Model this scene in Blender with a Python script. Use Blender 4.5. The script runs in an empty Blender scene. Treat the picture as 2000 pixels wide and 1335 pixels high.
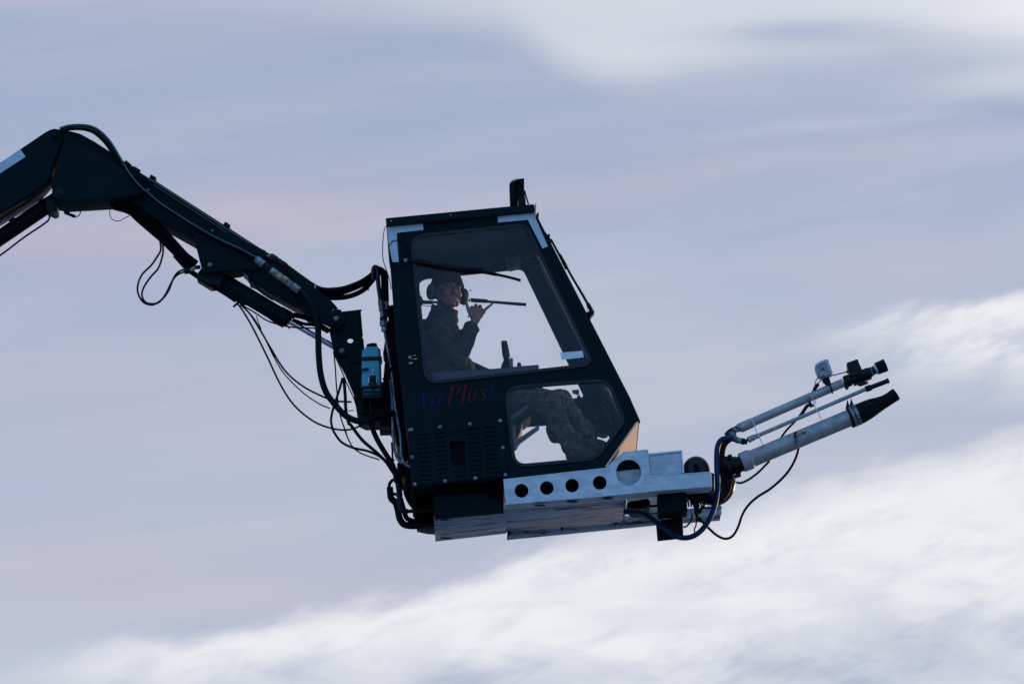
import bpy, bmesh, math, random
from mathutils import Vector, Matrix, Quaternion, noise
random.seed(7)
SC = bpy.context.scene
COL = SC.collection
R = math.radians
# ------------------------------------------------------------------ camera
FPX = 13110.0; EL = R(13.0); DIST = 46.0
CAMP = Vector((0, 0.6 - DIST*math.cos(EL), 1.7))
cd = bpy.data.cameras.new('camera'); cam = bpy.data.objects.new('camera', cd); COL.objects.link(cam)
cd.sensor_width = 36; cd.lens = FPX*36/2000; cd.clip_start = 1; cd.clip_end = 20000
cam.location = CAMP; cam.rotation_euler = (R(90)+EL, 0, 0)
SC.camera = cam
SC.view_settings.view_transform = 'Standard'; SC.view_settings.look = 'None'
SC.view_settings.exposure = 0.0; SC.view_settings.gamma = 1; SC.view_settings.use_curve_mapping = False
FW = Vector((0, math.cos(EL), math.sin(EL))); UP = Vector((0, -math.sin(EL), math.cos(EL))); RT = Vector((1, 0, 0))
def U(x, y, Y):
    d = FW + RT*((x-1000)/FPX) + UP*(-(y-667.5)/FPX)
    return CAMP + d*((Y-CAMP.y)/d.y)
PX = DIST/FPX      # metres per photo pixel
# ------------------------------------------------------------------ sun + world
SUN_EL = R(3.5); SUN_AZ = R(38)     # azimuth clockwise from +Y (behind the cab, to the right)
sdir = Vector((math.sin(SUN_AZ)*math.cos(SUN_EL), math.cos(SUN_AZ)*math.cos(SUN_EL), math.sin(SUN_EL)))
sl = bpy.data.lights.new('sun', 'SUN'); sl.energy = 2.0; sl.angle = R(0.6); sl.color = (1.0, 0.60, 0.34)
so = bpy.data.objects.new('sun', sl); COL.objects.link(so); so.rotation_euler = (-sdir).to_track_quat('-Z', 'Y').to_euler()
so.location = (20, 30, 30)
W = bpy.data.worlds.new("World"); SC.world = W; W.use_nodes = True
wt = W.node_tree; wt.nodes.clear()
class E:
    t = None
    def __init__(s, k): s.k = k
    @staticmethod
    def m(op, *a, clamp=False):
        n = E.t.nodes.new('ShaderNodeMath'); n.operation = op; n.use_clamp = clamp
        for i, v in enumerate(a):
            if isinstance(v, E): E.t.links.new(v.k, n.inputs[i])
            else: n.inputs[i].default_value = v
        return E(n.outputs[0])
    def __add__(s, o): return E.m('ADD', s, o)
    __radd__ = __add__
    def __sub__(s, o): return E.m('SUBTRACT', s, o)
    def __rsub__(s, o): return E.m('SUBTRACT', o, s)
    def __mul__(s, o): return E.m('MULTIPLY', s, o)
    __rmul__ = __mul__
    def __truediv__(s, o): return E.m('DIVIDE', s, o)
    def c(s): return E.m('ADD', s, 0.0, clamp=True)
def sstep(a, b, x):
    n = E.t.nodes.new('ShaderNodeMapRange'); n.interpolation_type = 'SMOOTHSTEP'
    E.t.links.new(x.k, n.inputs[0])
    for i, v in ((1, a), (2, b)):
        if isinstance(v, E): E.t.links.new(v.k, n.inputs[i])
        else: n.inputs[i].default_value = v
    return E(n.outputs[0])
def gau(u, v, cu, cv, su, sv, rot=0):
    a = u-cu; b = v-cv
    if rot:
        cr, sr = math.cos(rot), math.sin(rot)
        a, b = a*cr+b*sr, b*cr-a*sr
    a = a*(1/su); b = b*(1/sv)
    return E.m('EXPONENT', (a*a+b*b)*-1.0)
def comb(x, y, z=0.0):
    n = E.t.nodes.new('ShaderNodeCombineXYZ')
    for i, v in enumerate((x, y, z)):
        if isinstance(v, E): E.t.links.new(v.k, n.inputs[i])
        else: n.inputs[i].default_value = v
    return n.outputs[0]
def wnoise(vec, scale, det=4, rough=.5, dist=0.0):
    n = E.t.nodes.new('ShaderNodeTexNoise'); n.inputs['Scale'].default_value = scale
    n.inputs['Detail'].default_value = det; n.inputs['Roughness'].default_value = rough
    n.inputs['Distortion'].default_value = dist
    E.t.links.new(vec, n.inputs['Vector']); return E(n.outputs[0])
def cmix(f, a, b):
    n = E.t.nodes.new('ShaderNodeMix'); n.data_type = 'RGBA'
    ins = [i for i in n.inputs if i.type == 'RGBA']
    if isinstance(f, E): E.t.links.new(f.k, n.inputs[0])
    else: n.inputs[0].default_value = f
    for s_, v in zip(ins, (a, b)):
        if isinstance(v, tuple): s_.default_value = (*v, 1)
        else: E.t.links.new(v, s_)
    return [o for o in n.outputs if o.type == 'RGBA'][0]
E.t = wt
tc = wt.nodes.new('ShaderNodeTexCoord'); sx = wt.nodes.new('ShaderNodeSeparateXYZ')
wt.links.new(tc.outputs['Generated'], sx.inputs[0])
dx, dy, dz = (E(sx.outputs[i]) for i in range(3))
az = E.m('ARCTAN2', dx, dy); el = E.m('ARCSINE', dz)
K = FPX/1000
u0 = az*K*math.cos(EL) + 1.0; v0 = (EL - el)*K + 0.6675     # cloud-field coordinates (degrees of arc, scaled)
wv = comb(u0*0.55, v0*1.5)
n1 = wnoise(wv, 1.5, 4, .5); n2 = wnoise(comb(u0*.5+7.3, v0*1.4+3.1), 1.6, 4, .5)
u = u0 + (n1-.5)*.55; v = v0 + (n2-.5)*.24
nf = wnoise(comb(u*1.0+2.0, v*2.4), 3.6, 8, .60, .1)
nf2 = wnoise(comb(u*.8, v*3.4+5.0), 1.7, 5, .5)
def FC(x, pts):
    """piecewise curve y(x), x in 0..2"""
    n = E.t.nodes.new('ShaderNodeFloatCurve'); c = n.mapping.curves[0]; c.points[0].location = (0, pts[0][1]/2); c.points[1].location = (1, pts[-1][1]/2)
    for px, py in pts[1:-1]: c.points.new(px/2, py/2)
    n.mapping.update(); E.t.links.new((x*.5).k, n.inputs['Value']); return E(n.outputs[0])*2.0
uc = E.m('MINIMUM', E.m('MAXIMUM', u0, 0.0), 2.0)
us = uc + (n1-.5)*.10
fine = wnoise(comb(u0*.92+v0*.5+4.0, v0*1.9+u0*.42), 4.6, 10, .62, .22)
mid = wnoise(comb(u0*.7+1.0, v0*1.8+9.0), 2.6, 5, .55, .4)
streak = wnoise(comb(u0*.35+3.0, v0*3.6+u0*.5), 3.2, 6, .55, .2)
L = sstep(.15, 1.25, v0 + u0*.12)*.17 + u0*.02
# high light cloud along the top, with a grey lens inside it
te = FC(us, [(0, .05), (.5, .03), (.9, .055), (1.0, .075), (1.1, .13), (1.2, .160), (1.35, .142), (1.5, .115), (1.75, .105), (2.0, .10)])
ta = FC(us, [(0, .10), (.5, .16), (.9, .34), (1.1, .50), (1.3, .52), (1.6, .54), (2.0, .82)])
top = sstep(.05, -.06, v0 - te + (mid-.5)*.06)
L = L + top*ta*(1.0 - gau(u, v0, 1.60, .066, .24, .026, -.03)*.75 - gau(u, v0, 1.80, .085, .22, .018)*.30)
L = L + gau(u, v, 2.05, .155, .20, .045)*.34 + gau(u, v, 1.62, .232, .28, .016, -.02)*.10 - gau(u, v, 2.0, .225, .10, .018)*.10 + gau(u, v, 1.45, .15, .35, .05)*.06
# small bright cloud at the right edge
e2 = v0 - FC(us, [(0, .70), (1.4, .66), (1.6, .635), (1.75, .605), (1.9, .582), (2.0, .575)]) + (fine-.5)*.08 + (streak-.5)*.08
L = L + sstep(-.020, .050, e2)*sstep(.20, .03, e2 - (uc-1.6)*.16)*sstep(1.45, 1.95, u0)*(.25+.80*sstep(.36, .60, fine))*.74
# the bright bank rising to the right
vb = FC(us, [(0, 1.30), (.2, 1.245), (.40, 1.222), (.52, 1.190), (.7, 1.165), (.85, 1.120), (1.0, 1.065), (1.2, 1.045), (1.4, 1.020), (1.55, .965), (1.8, .905), (2.0, .860)])
e = v0 - vb + (fine-.5)*.17 + (streak-.5)*.04 + (mid-.5)*.07
bank = sstep(-.020, .065, e)*FC(uc, [(0, .16), (.1, .30), (.22, .62), (.45, .88), (.6, .85), (1.0, .88), (2.0, .92)])
low = v0 - FC(uc, [(0, 1.30), (.5, 1.29), (1.0, 1.30), (1.3, 1.285), (1.6, 1.235), (2.0, 1.165)]) + (mid-.5)*.16
L = L + bank*(.93 - sstep(-.06, .10, low)*.42 - sstep(.44, .64, mid)*.30*sstep(.03, .14, e) - sstep(.47, .66, fine)*.26 - sstep(.1, .9, uc-.9)*.08 - sstep(.48, .66, streak)*.08*sstep(.02, .10, e))
L = L + sstep(1.12, 1.36, v0 + (n2-.5)*.3)*.14*(1.0-bank) + gau(u, v, 1.0, .66, .35, .2)*.10
L = L + (nf2-.5)*.12 + (streak-.5)*.17 + (nf-.5)*.07 - .01
L = L.c()
Pk = gau(u, v, .58, .405, .34, .07, -.12)*.75 + gau(u, v, .12, .50, .28, .07)*.55 + gau(u, v, 1.3, .33, .4, .05, -.1)*.35 \
   + gau(u, v, .02, .01, .30, .05)*.5 + gau(u, v, .25, .80, .4, .06)*.3 + gau(u, v, 0.35, 1.12, .6, .10)*.55 + gau(u, v, 1.0, .85, .9, .22)*.30 + gau(u, v, 1.75, .52, .3, .05)*.4 + .20 + (streak-.5)*.5 + (mid-.5)*.5
Pk = Pk.c()
blue = (0.352, 0.436, 0.604); pink = (0.480, 0.462, 0.590); white = (0.87, 0.875, 0.895)
c1 = cmix(Pk, blue, pink); c2 = cmix(L, c1, white)
# behind the camera the unseen sky is bluer, brightened to light near faces
side = sstep(-.3, .75, dy*.95 + dx*.15)
c3 = cmix(side, (0.36, 0.74, 1.40), c2)
up = sstep(.25, .9, dz)
c3 = cmix(up*.6, c3, (0.15, 0.31, 0.58))
glow = E.m('POWER', E.m('MAXIMUM', dx*math.sin(SUN_AZ+.15)+dy*math.cos(SUN_AZ+.15), 0.0), 12.0)*(1.0-sstep(.02, .13, dz))
c3 = cmix(glow*.45, c3, (1.5, .78, .42))
sky = wt.nodes.new('ShaderNodeTexSky'); sky.sky_type = 'NISHITA'; sky.sun_disc = False
sky.sun_elevation = SUN_EL; sky.sun_rotation = SUN_AZ
b1 = wt.nodes.new('ShaderNodeBackground'); b1.inputs[1].default_value = 0.10; wt.links.new(sky.outputs[0], b1.inputs[0])
b2 = wt.nodes.new('ShaderNodeBackground'); b2.inputs[1].default_value = 1.0; wt.links.new(c3, b2.inputs[0])
ms = wt.nodes.new('ShaderNodeMixShader'); cov = sstep(-1.0, .7, dy)*.25 + .75
wt.links.new(cov.k, ms.inputs[0]); wt.links.new(b1.outputs[0], ms.inputs[1]); wt.links.new(b2.outputs[0], ms.inputs[2])
wo = wt.nodes.new('ShaderNodeOutputWorld'); wt.links.new(ms.outputs[0], wo.inputs[0])
# ------------------------------------------------------------------ materials
M = {}
def mat(name, col, rough=.5, metal=0.0, spec=.5, var=None, vs=8.0, vstretch=(1, 1, 1), bump=0.0, bs=60.0, rvar=0.0, lo=.35, hi=.65, coat=0.0, det=6):
    m = bpy.data.materials.new(name); m.use_nodes = True; t = m.node_tree; E.t = t
    b = t.nodes['Principled BSDF']
    b.inputs['Base Color'].default_value = (*col, 1); b.inputs['Roughness'].default_value = rough
    b.inputs['Metallic'].default_value = metal; b.inputs['Specular IOR Level'].default_value = spec
    b.inputs['Coat Weight'].default_value = coat
    g = t.nodes.new('ShaderNodeTexCoord'); mp = t.nodes.new('ShaderNodeMapping'); mp.inputs['Scale'].default_value = vstretch
    t.links.new(g.outputs['Object'], mp.inputs[0])
    if var is not None or rvar:
        n = wnoise(mp.outputs[0], vs, det, .62, .4); f = sstep(lo, hi, n)
        if var is not None: t.links.new(cmix(f, col, var), b.inputs['Base Color'])
        if rvar: t.links.new((f*rvar+rough).k, b.inputs['Roughness'])
    if bump:
        n = wnoise(mp.outputs[0], bs, 4, .6); bp = t.nodes.new('ShaderNodeBump'); bp.inputs['Strength'].default_value = bump
        bp.inputs['Distance'].default_value = .004
        t.links.new(n.k, bp.inputs['Height']); t.links.new(bp.outputs[0], b.inputs['Normal'])
    M[name] = m; return m
mat('dark_paint', (.0012, .0082, .0112), .48, 0, .07, var=(.0038, .0140, .0180), vs=3.2, bump=.12, bs=30, rvar=.2)
mat('dark_paint_worn', (.005, .016, .021), .5, 0, .12, var=(.035, .048, .055), vs=26, lo=.60, hi=.74, bump=.2, bs=50, rvar=.2)
mat('interior_paint', (.006, .020, .040), .6, 0, .08, var=(.011, .028, .050), vs=7, bump=.15, bs=80)
mat('black_steel', (.0015, .0022, .0032), .55, 0, .10, var=(.004, .006, .008), vs=14, bump=.3, bs=40)
mat('rubber', (.0016, .0012, .0022), .55, 0, .12, var=(.0045, .0042, .007), vs=20)
mat('rubber_shiny', (.003, .004, .009), .28, 0, .28, var=(.004, .006, .010), vs=16)
mat('zinc', (.26, .29, .30), .38, .65, .5, var=(.12, .14, .15), vs=30, rvar=.25)
mat('brass', (.42, .34, .20), .4, .7, .5, var=(.2, .17, .12), vs=40)
mat('chrome', (.60, .63, .66), .18, 1.0, .5, var=(.45, .48, .52), vs=20)
mat('alu', (.54, .59, .63), .42, .30, .5, var=(.38, .43, .47), vs=9, vstretch=(1, 1, 2.2), bump=.15, bs=60, rvar=.2, lo=.3, hi=.75)
mat('alu_tube', (.38, .37, .37), .38, .35, .5, var=(.27, .265, .27), vs=12, vstretch=(1, 1, 1), bump=.12, bs=70, rvar=.2, lo=.3, hi=.7)
mat('alu_edge', (.55, .58, .60), .35, .5, .5)
mat('tape', (.50, .57, .62), .45, 0, .5, var=(.44, .51, .57), vs=10, bump=.1, bs=120)
mat('label_white', (.72, .75, .78), .5, 0, .4, var=(.64, .67, .70), vs=20)
mat('canister', (.018, .30, .42), .35, 0, .5, var=(.03, .31, .38), vs=9, coat=.2)
mat('blue_hose', (.0015, .018, .048), .42, 0, .15, var=(.003, .028, .085), vs=16, vstretch=(1, 1, 1))
mat('teal', (.030, .22, .25), .5)
mat('blue_letter', (.003, .008, .085), .45, var=(.003, .007, .045), vs=25, spec=.15)
mat('red_letter', (.10, .002, .007), .45, var=(.05, .004, .010), vs=25, spec=.15)
mat('skin', (.38, .15, .10), .5, 0, .3, var=(.31, .12, .08), vs=22, bump=.1, bs=90)
mat('beanie', (.060, .018, .012), .95, 0, .1, var=(.045, .018, .013), vs=60, bump=.6, bs=160)
mat('jacket', (.058, .052, .044), .9, 0, .1, var=(.026, .026, .024), vs=14, bump=.5, bs=60)
mat('headset_green', (.085, .12, .105), .5, 0, .3, var=(.07, .10, .09), vs=18)
mat('black_plastic', (.003, .004, .005), .45, 0, .18, var=(.006, .007, .009), vs=20)
mat('dark_hair', (.035, .020, .016), .8)
mat('eye_white', (.45, .45, .45), .2)
mat('boot', (.035, .028, .022), .7, 0, .2, var=(.05, .04, .032), vs=30, bump=.3)
mat('seat_fabric', (.014, .016, .022), .9, 0, .1, var=(.04, .040, .046), vs=30, bump=.4)
mat('seat_vinyl', (.020, .016, .018), .6, 0, .2, var=(.03, .02, .02), vs=10)
mat('grey_plastic', (.17, .175, .185), .5, 0, .3, var=(.13, .135, .145), vs=12)
mat('console', (.035, .045, .058), .5, 0, .4, var=(.045, .055, .07), vs=12)
mat('red_plastic', (.35, .02, .02), .4)
mat('lamp_grey', (.42, .45, .46), .5, 0, .4, var=(.34, .37, .38), vs=30)
mat('lens', (.5, .52, .55), .1, 0, .8)
mat('sunset_tint_plate', (.66, .47, .32), .45, .2, .4, var=(.55, .37, .24), vs=7, vstretch=(1, 1, 1), bump=.2, bs=14, lo=.3, hi=.7)  # tan base carries the low sun's orange in its colour
mat('sleeve', (.003, .003, .005), .95, 0, .05, var=(.007, .006, .009), vs=60, bump=.8, bs=120)
mat('pipe_paint', (.045, .060, .072), .35, .2, .5, var=(.03, .04, .05), vs=20)
def grime():
    m = mat('alu_grime', (.40, .46, .54), .5, .3); t = m.node_tree; E.t = t; b = t.nodes['Principled BSDF']
    g = t.nodes.new('ShaderNodeTexCoord'); mp = t.nodes.new('ShaderNodeMapping'); mp.inputs['Scale'].default_value = (1.1, 8, 5)
    t.links.new(g.outputs['Object'], mp.inputs[0])
    a = wnoise(mp.outputs[0], 2.2, 9, .72, 1.2); c = wnoise(mp.outputs[0], 9, 6, .7, .6)
    f = sstep(.47, .60, a*.7+c*.3)
    t.links.new(cmix(f, cmix(c, (.20, .27, .37), (.46, .57, .70)), (.012, .020, .034)), b.inputs['Base Color'])
    t.links.new((f*.3+.4).k, b.inputs['Roughness'])
grime()
def camo():
    m = mat('camouflage', (.1, .1, .08), .9, 0, .15, bump=.5, bs=60); t = m.node_tree; E.t = t; b = t.nodes['Principled BSDF']
    g = t.nodes.new('ShaderNodeTexCoord')
    a = wnoise(g.outputs['Object'], 13, 3, .6, .8); c = wnoise(g.outputs['Object'], 21, 2, .5, .6)
    k = cmix(sstep(.50, .53, a), (.13, .095, .060), (.052, .048, .032))
    k = cmix(sstep(.57, .59, c), k, (.050, .034, .022))
    k = cmix(sstep(.60, .62, E.m('SUBTRACT', 1.0, a)), k, (.19, .15, .105))
    t.links.new(k, b.inputs['Base Color'])
camo()
def glass():
    m = bpy.data.materials.new('glass'); m.use_nodes = True; t = m.node_tree; t.nodes.clear(); E.t = t
    tr = t.nodes.new('ShaderNodeBsdfTransparent'); tr.inputs[0].default_value = (.992, .994, .996, 1)
    gl = t.nodes.new('ShaderNodeBsdfGlossy'); gl.inputs['Roughness'].default_value = .03
    df = t.nodes.new('ShaderNodeBsdfDiffuse'); df.inputs[0].default_value = (.34, .52, .74, 1)  # blue tint puts the sky's reflection into the film's colour
    fr = t.nodes.new('ShaderNodeFresnel'); fr.inputs[0].default_value = 1.25
    g = t.nodes.new('ShaderNodeTexCoord'); mp = t.nodes.new('ShaderNodeMapping'); mp.inputs['Scale'].default_value = (6, 6, .9)
    mp.inputs['Rotation'].default_value = (0, R(8), 0)
    t.links.new(g.outputs['Object'], mp.inputs[0])
    st = wnoise(mp.outputs[0], 9, 6, .75, .2); sm = wnoise(g.outputs['Object'], 3.5, 6, .65, .3); sp = wnoise(g.outputs['Object'], 90, 2, .5)
    dirt_veil = sstep(.50, .80, st)*.12*sstep(.50, .72, sm)*.6 + sstep(.35, .75, sm)*.007 + sstep(.72, .78, sp)*.06 + .008  # dirt streaks and specks, plus an even veil imitating sky reflection
    a = t.nodes.new('ShaderNodeMixShader'); t.links.new(fr.outputs[0], a.inputs[0]); t.links.new(tr.outputs[0], a.inputs[1]); t.links.new(gl.outputs[0], a.inputs[2])
    b = t.nodes.new('ShaderNodeMixShader'); t.links.new(dirt_veil.k, b.inputs[0]); t.links.new(a.outputs[0], b.inputs[1]); t.links.new(df.outputs[0], b.inputs[2])
    o = t.nodes.new('ShaderNodeOutputMaterial'); t.links.new(b.outputs[0], o.inputs[0]); M['glass'] = m
glass()
# ------------------------------------------------------------------ builders
ZO = {'A': (0, 220, 4.45), 'B': (240, 300, 4.171), 'C': (440, 500, 3.708), 'D': (640, 780, 4.449), 'E': (720, 330, 4.307),
      'F': (780, 480, 5.133), 'G': (960, 600, 3.925), 'H': (960, 840, 4.1667), 'I': (1340, 680, 4.545), 'J': (1180, 840, 5.563),
      'K': (780, 720, 5.561), 'L': (560, 560, 4.45), 'M': (960, 720, 6.357), 'N': (1040, 420, 6.07), 'O': (1560, 680, 7.418), 'P': (660, 500, 6.676)}
def Z(k, *pts):
    ox, oy, s = ZO[k]; return [(ox+p[0]/s, oy+p[1]/s) + tuple(p[2:]) for p in pts]
def thing(name, label, cat, loc, group=None):
    o = bpy.data.objects.new(name, None); COL.objects.link(o); o.location = loc; o.empty_display_size = .1
    o['label'] = label; o['category'] = cat
    if group: o['group'] = group
    return o
def offs(poly, d):
    """polygon inset by d pixels (positive = inwards)"""
    n = len(poly); a = sum(poly[i][0]*poly[(i+1) % n][1]-poly[(i+1) % n][0]*poly[i][1] for i in range(n)); sg = 1 if a > 0 else -1
    out = []
    for i in range(n):
        p0, p1, p2 = (Vector(poly[(i+k) % n][:2]) for k in (-1, 0, 1))
        d1 = (p1-p0).normalized(); d2 = (p2-p1).normalized()
        n1 = Vector((-d1.y, d1.x))*sg; n2 = Vector((-d2.y, d2.x))*sg; b = (n1+n2)
        b = b/max(b.length_squared/2, .35) if b.length > 1e-6 else n1
        q = p1+b*d; out.append((q.x, q.y))
    return out
def rnd(poly, r, seg=5):
    """round the corners of a polygon"""
    n = len(poly); out = []
    for i in range(n):
        p0, p1, p2 = (Vector(poly[(i+k) % n][:2]) for k in (-1, 0, 1))
        rr = r[i] if isinstance(r, (list, tuple)) else r
        a = p1+(p0-p1).normalized()*min(rr, (p0-p1).length*.48); b = p1+(p2-p1).normalized()*min(rr, (p2-p1).length*.48)
        if rr <= 0: out.append(tuple(p1)); continue
        for k in range(seg+1):
            t = k/seg; q = a*(1-t)**2+p1*2*t*(1-t)+b*t*t; out.append((q.x, q.y))
    return out
def circ(cx, cy, rx, ry=None, n=20, rot=0):
    ry = ry or rx
    return [(cx+rx*math.cos(a)*math.cos(rot)-ry*math.sin(a)*math.sin(rot), cy+rx*math.cos(a)*math.sin(rot)+ry*math.sin(a)*math.cos(rot)) for a in (2*math.pi*i/n for i in range(n))]
def smooth_path(pts, k=6, closed=False):
    P = [Vector(p) for p in pts]
    if len(P) < 3: return P
    out = []
    for i in range(len(P)-1):
        p0 = P[max(i-1, 0)]; p1 = P[i]; p2 = P[i+1]; p3 = P[min(i+2, len(P)-1)]
        if i == 0: p0 = p1*2-p2
        if i+2 > len(P)-1: p3 = p2*2-p1
        for j in range(k):
            t = j/k; t2 = t*t; t3 = t2*t
            out.append(.5*((2*p1)+(p2-p0)*t+(2*p0-5*p1+4*p2-p3)*t2+(3*p1-p0-3*p2+p3)*t3))
    out.append(P[-1]); return out
class MB:
    def __init__(s): s.v = []; s.f = []
    def add(s, vs, fs):
        o = len(s.v); s.v += [Vector(q) for q in vs]; s.f += [tuple(i+o for i in f) for f in fs]; return s
    def plate(s, poly, Y0, Y1, holes=(), bev=.0):
        """outline traced at depth Y0, extruded straight back to Y1"""
        cu = bpy.data.curves.new('t', 'CURVE'); cu.dimensions = '2D'; cu.fill_mode = 'BOTH'
        for pl in [poly]+list(holes):
            w = [U(p[0], p[1], Y0) for p in pl]
            sp = cu.splines.new('POLY'); sp.points.add(len(w)-1)
            for i, q in enumerate(w): sp.points[i].co = (q.x, q.z, 0, 1)
            sp.use_cyclic_u = True
        d = abs(Y1-Y0); cu.extrude = d/2-bev
        if bev: cu.bevel_depth = bev; cu.bevel_resolution = 1; cu.offset = -bev
        o = bpy.data.objects.new('t', cu); me = bpy.data.meshes.new_from_object(o)
        ym = (Y0+Y1)/2
        s.add([(q.co.x, ym - q.co.z, q.co.y) for q in me.vertices], [tuple(reversed(p.vertices)) if True else 0 for p in me.polygons])
        bpy.data.objects.remove(o); bpy.data.curves.remove(cu); bpy.data.meshes.remove(me); return s
    def ringtube(s, P, rad, n=12, caps=True, flat=1.0):
        n = n if n < 8 else max(n, 12)
        m = len(P); T = [(P[min(i+1, m-1)]-P[max(i-1, 0)]).normalized() for i in range(m)]
        a = T[0].orthogonal().normalized(); vs = []; fs = []
        for i in range(m):
            a = (a - T[i]*a.dot(T[i]))
            a = a.normalized() if a.length > 1e-6 else T[i].orthogonal().normalized(); b = T[i].cross(a)
            r = rad[i] if isinstance(rad, (list, tuple)) else rad
            for k in range(n):
                t = 2*math.pi*k/n; vs.append(P[i]+(a*math.cos(t)+b*math.sin(t))*r)
        for i in range(m-1):
            for k in range(n):
                k2 = (k+1) % n; fs.append((i*n+k, i*n+k2, (i+1)*n+k2, (i+1)*n+k))
        if caps: fs.append(tuple(reversed(range(n)))); fs.append(tuple(range((m-1)*n, m*n)))
        return s.add(vs, fs)
    def tube(s, pts, rpx, n=12, k=6, smooth=True):
        """pts: (px,py,Y)"""
        P = [U(*p[:3]) for p in pts]; P = smooth_path(P, k) if smooth else P
        return s.ringtube(P, rpx*PX if not isinstance(rpx, (list, tuple)) else [r*PX for r in rpx], n)
    def lathe(s, p0, p1, prof, n=24):
        """prof: list of (t, r_px); repeated t gives a step"""
        a = U(*p0); b = U(*p1); P = []; Rr = []
        ax = b-a; T = ax.normalized(); x = T.orthogonal().normalized(); y = T.cross(x); vs = []; fs = []
        for t, r in prof:
            for k in range(n):
                g = 2*math.pi*k/n; vs.append(a+ax*t+(x*math.cos(g)+y*math.sin(g))*max(r, .01)*PX)
        m = len(prof)
        for i in range(m-1):
            for k in range(n):
                k2 = (k+1) % n; fs.append((i*n+k, i*n+k2, (i+1)*n+k2, (i+1)*n+k))
        fs.append(tuple(reversed(range(n)))); fs.append(tuple(range((m-1)*n, m*n)))
        return s.add(vs, fs)
    def ybolt(s, x, y, Y, r, h, n=16, dome=True):
        """round bolt head facing the camera side (-Y)"""
        c = U(x, y, Y); vs = []; fs = []
        pr = [(0, 1), (.6, 1), (.85, .85), (1, .55)] if dome else [(0, 1), (1, 1)]
        for t, q in pr:
            for k in range(n):
                g = 2*math.pi*k/n; vs.append(c+Vector((math.cos(g)*r*q*PX, -t*h, math.sin(g)*r*q*PX)))
        for i in range(len(pr)-1):
            for k in range(n):
                k2 = (k+1) % n; fs.append((i*n+k, (i+1)*n+k, (i+1)*n+k2, i*n+k2))
        fs.append(tuple(range(n))); fs.append(tuple(reversed(range((len(pr)-1)*n, len(pr)*n))))
        return s.add(vs, fs)
    def ell(s, c, r, rot=None, sub=3):
        bm = bmesh.new(); bmesh.ops.create_icosphere(bm, subdivisions=sub, radius=1)
        rot = rot or Matrix.Identity(3)
        vs = [Vector(c)+rot@Vector((q.co.x*r[0], q.co.y*r[1], q.co.z*r[2])) for q in bm.verts]
        fs = [tuple(q.index for q in f.verts) for f in bm.faces]; bm.free(); return s.add(vs, fs)
    def cap(s, a, b, ra, rb, n=16):
        a = Vector(a); b = Vector(b); T = (b-a).normalized(); P = []; Rr = []
        for k in range(5): g = math.pi/2*k/4; P.append(a-T*ra*math.cos(g)); Rr.append(max(ra*math.sin(g), 1e-4))
        for k in range(5): g = math.pi/2*(4-k)/4; P.append(b+T*rb*math.cos(g)); Rr.append(max(rb*math.sin(g), 1e-4))
        x = T.orthogonal().normalized(); y = T.cross(x); vs = []; fs = []
        for p, r in zip(P, Rr):
            for k in range(n): g = 2*math.pi*k/n; vs.append(p+(x*math.cos(g)+y*math.sin(g))*r)
        for i in range(len(P)-1):
            for k in range(n): k2 = (k+1) % n; fs.append((i*n+k, i*n+k2, (i+1)*n+k2, (i+1)*n+k))
        fs.append(tuple(reversed(range(n)))); fs.append(tuple(range((len(P)-1)*n, len(P)*n)))
        return s.add(vs, fs)
    def build(s, name, m, parent=None, sharp=48, label=None, org=None):
        me = bpy.data.meshes.new(name)
        if parent is not None:
            p = parent; L0 = Vector((0, 0, 0))
            while p is not None: L0 += Vector(p.location); p = p.parent
        elif org is not None: L0 = Vector(org)
        else:
            xs = [q.x for q in s.v]; ys = [q.y for q in s.v]; zs = [q.z for q in s.v]
            L0 = Vector(((min(xs)+max(xs))/2, (min(ys)+max(ys))/2, min(zs)))
        me.from_pydata([q-L0 for q in s.v], [], s.f); me.update()
        bm = bmesh.new(); bm.from_mesh(me); bmesh.ops.recalc_face_normals(bm, faces=bm.faces); bm.to_mesh(me); bm.free()
        me.shade_smooth(); me.set_sharp_from_angle(angle=R(sharp))
        me.materials.append(M[m]); o = bpy.data.objects.new(name, me); COL.objects.link(o)
        if parent is not None: o.parent = parent
        else: o.location = L0
        if label: o['label'] = label
        return o
def tag(o, label, cat, group=None):
    o['label'] = label; o['category'] = cat
    if group: o['group'] = group
    return o
def hose(name, pts, r, m, label, cat='hose', group=None, n=10, k=6):
    return tag(MB().tube(pts, r, n, k).build(name, m), label, cat, group)
def remesh(mb, voxel, smooth=4, disp=0.0, dscale=6.0, push=0.0, seed=0.0):
    """union of overlapping closed shapes as one continuous surface"""
    me = bpy.data.meshes.new('t'); me.from_pydata(mb.v, [], mb.f); me.update()
    bm = bmesh.new(); bm.from_mesh(me); bmesh.ops.recalc_face_normals(bm, faces=bm.faces); bm.to_mesh(me); bm.free()
    o = bpy.data.objects.new('t', me); COL.objects.link(o)
    a = o.modifiers.new('r', 'REMESH'); a.mode = 'VOXEL'; a.voxel_size = voxel
    if smooth: b = o.modifiers.new('s', 'SMOOTH'); b.iterations = smooth; b.factor = .5
    dg = bpy.context.evaluated_depsgraph_get(); dg.update(); r = bpy.data.meshes.new_from_object(o.evaluated_get(dg))
    out = MB(); ns = [q.normal.copy() for q in r.vertices]
    for q, nn in zip(r.vertices, ns):
        c = q.co.copy()
        if disp: c += nn*(noise.noise(Vector((c.x*dscale+seed, c.y*dscale, c.z*dscale*1.5)))+.5*noise.noise(c*dscale*2.3))*disp
        if push: c += nn*push
        out.v.append(c)
    out.f = [tuple(p.vertices) for p in r.polygons]
    bpy.data.objects.remove(o); bpy.data.meshes.remove(me); bpy.data.meshes.remove(r); return out
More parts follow.
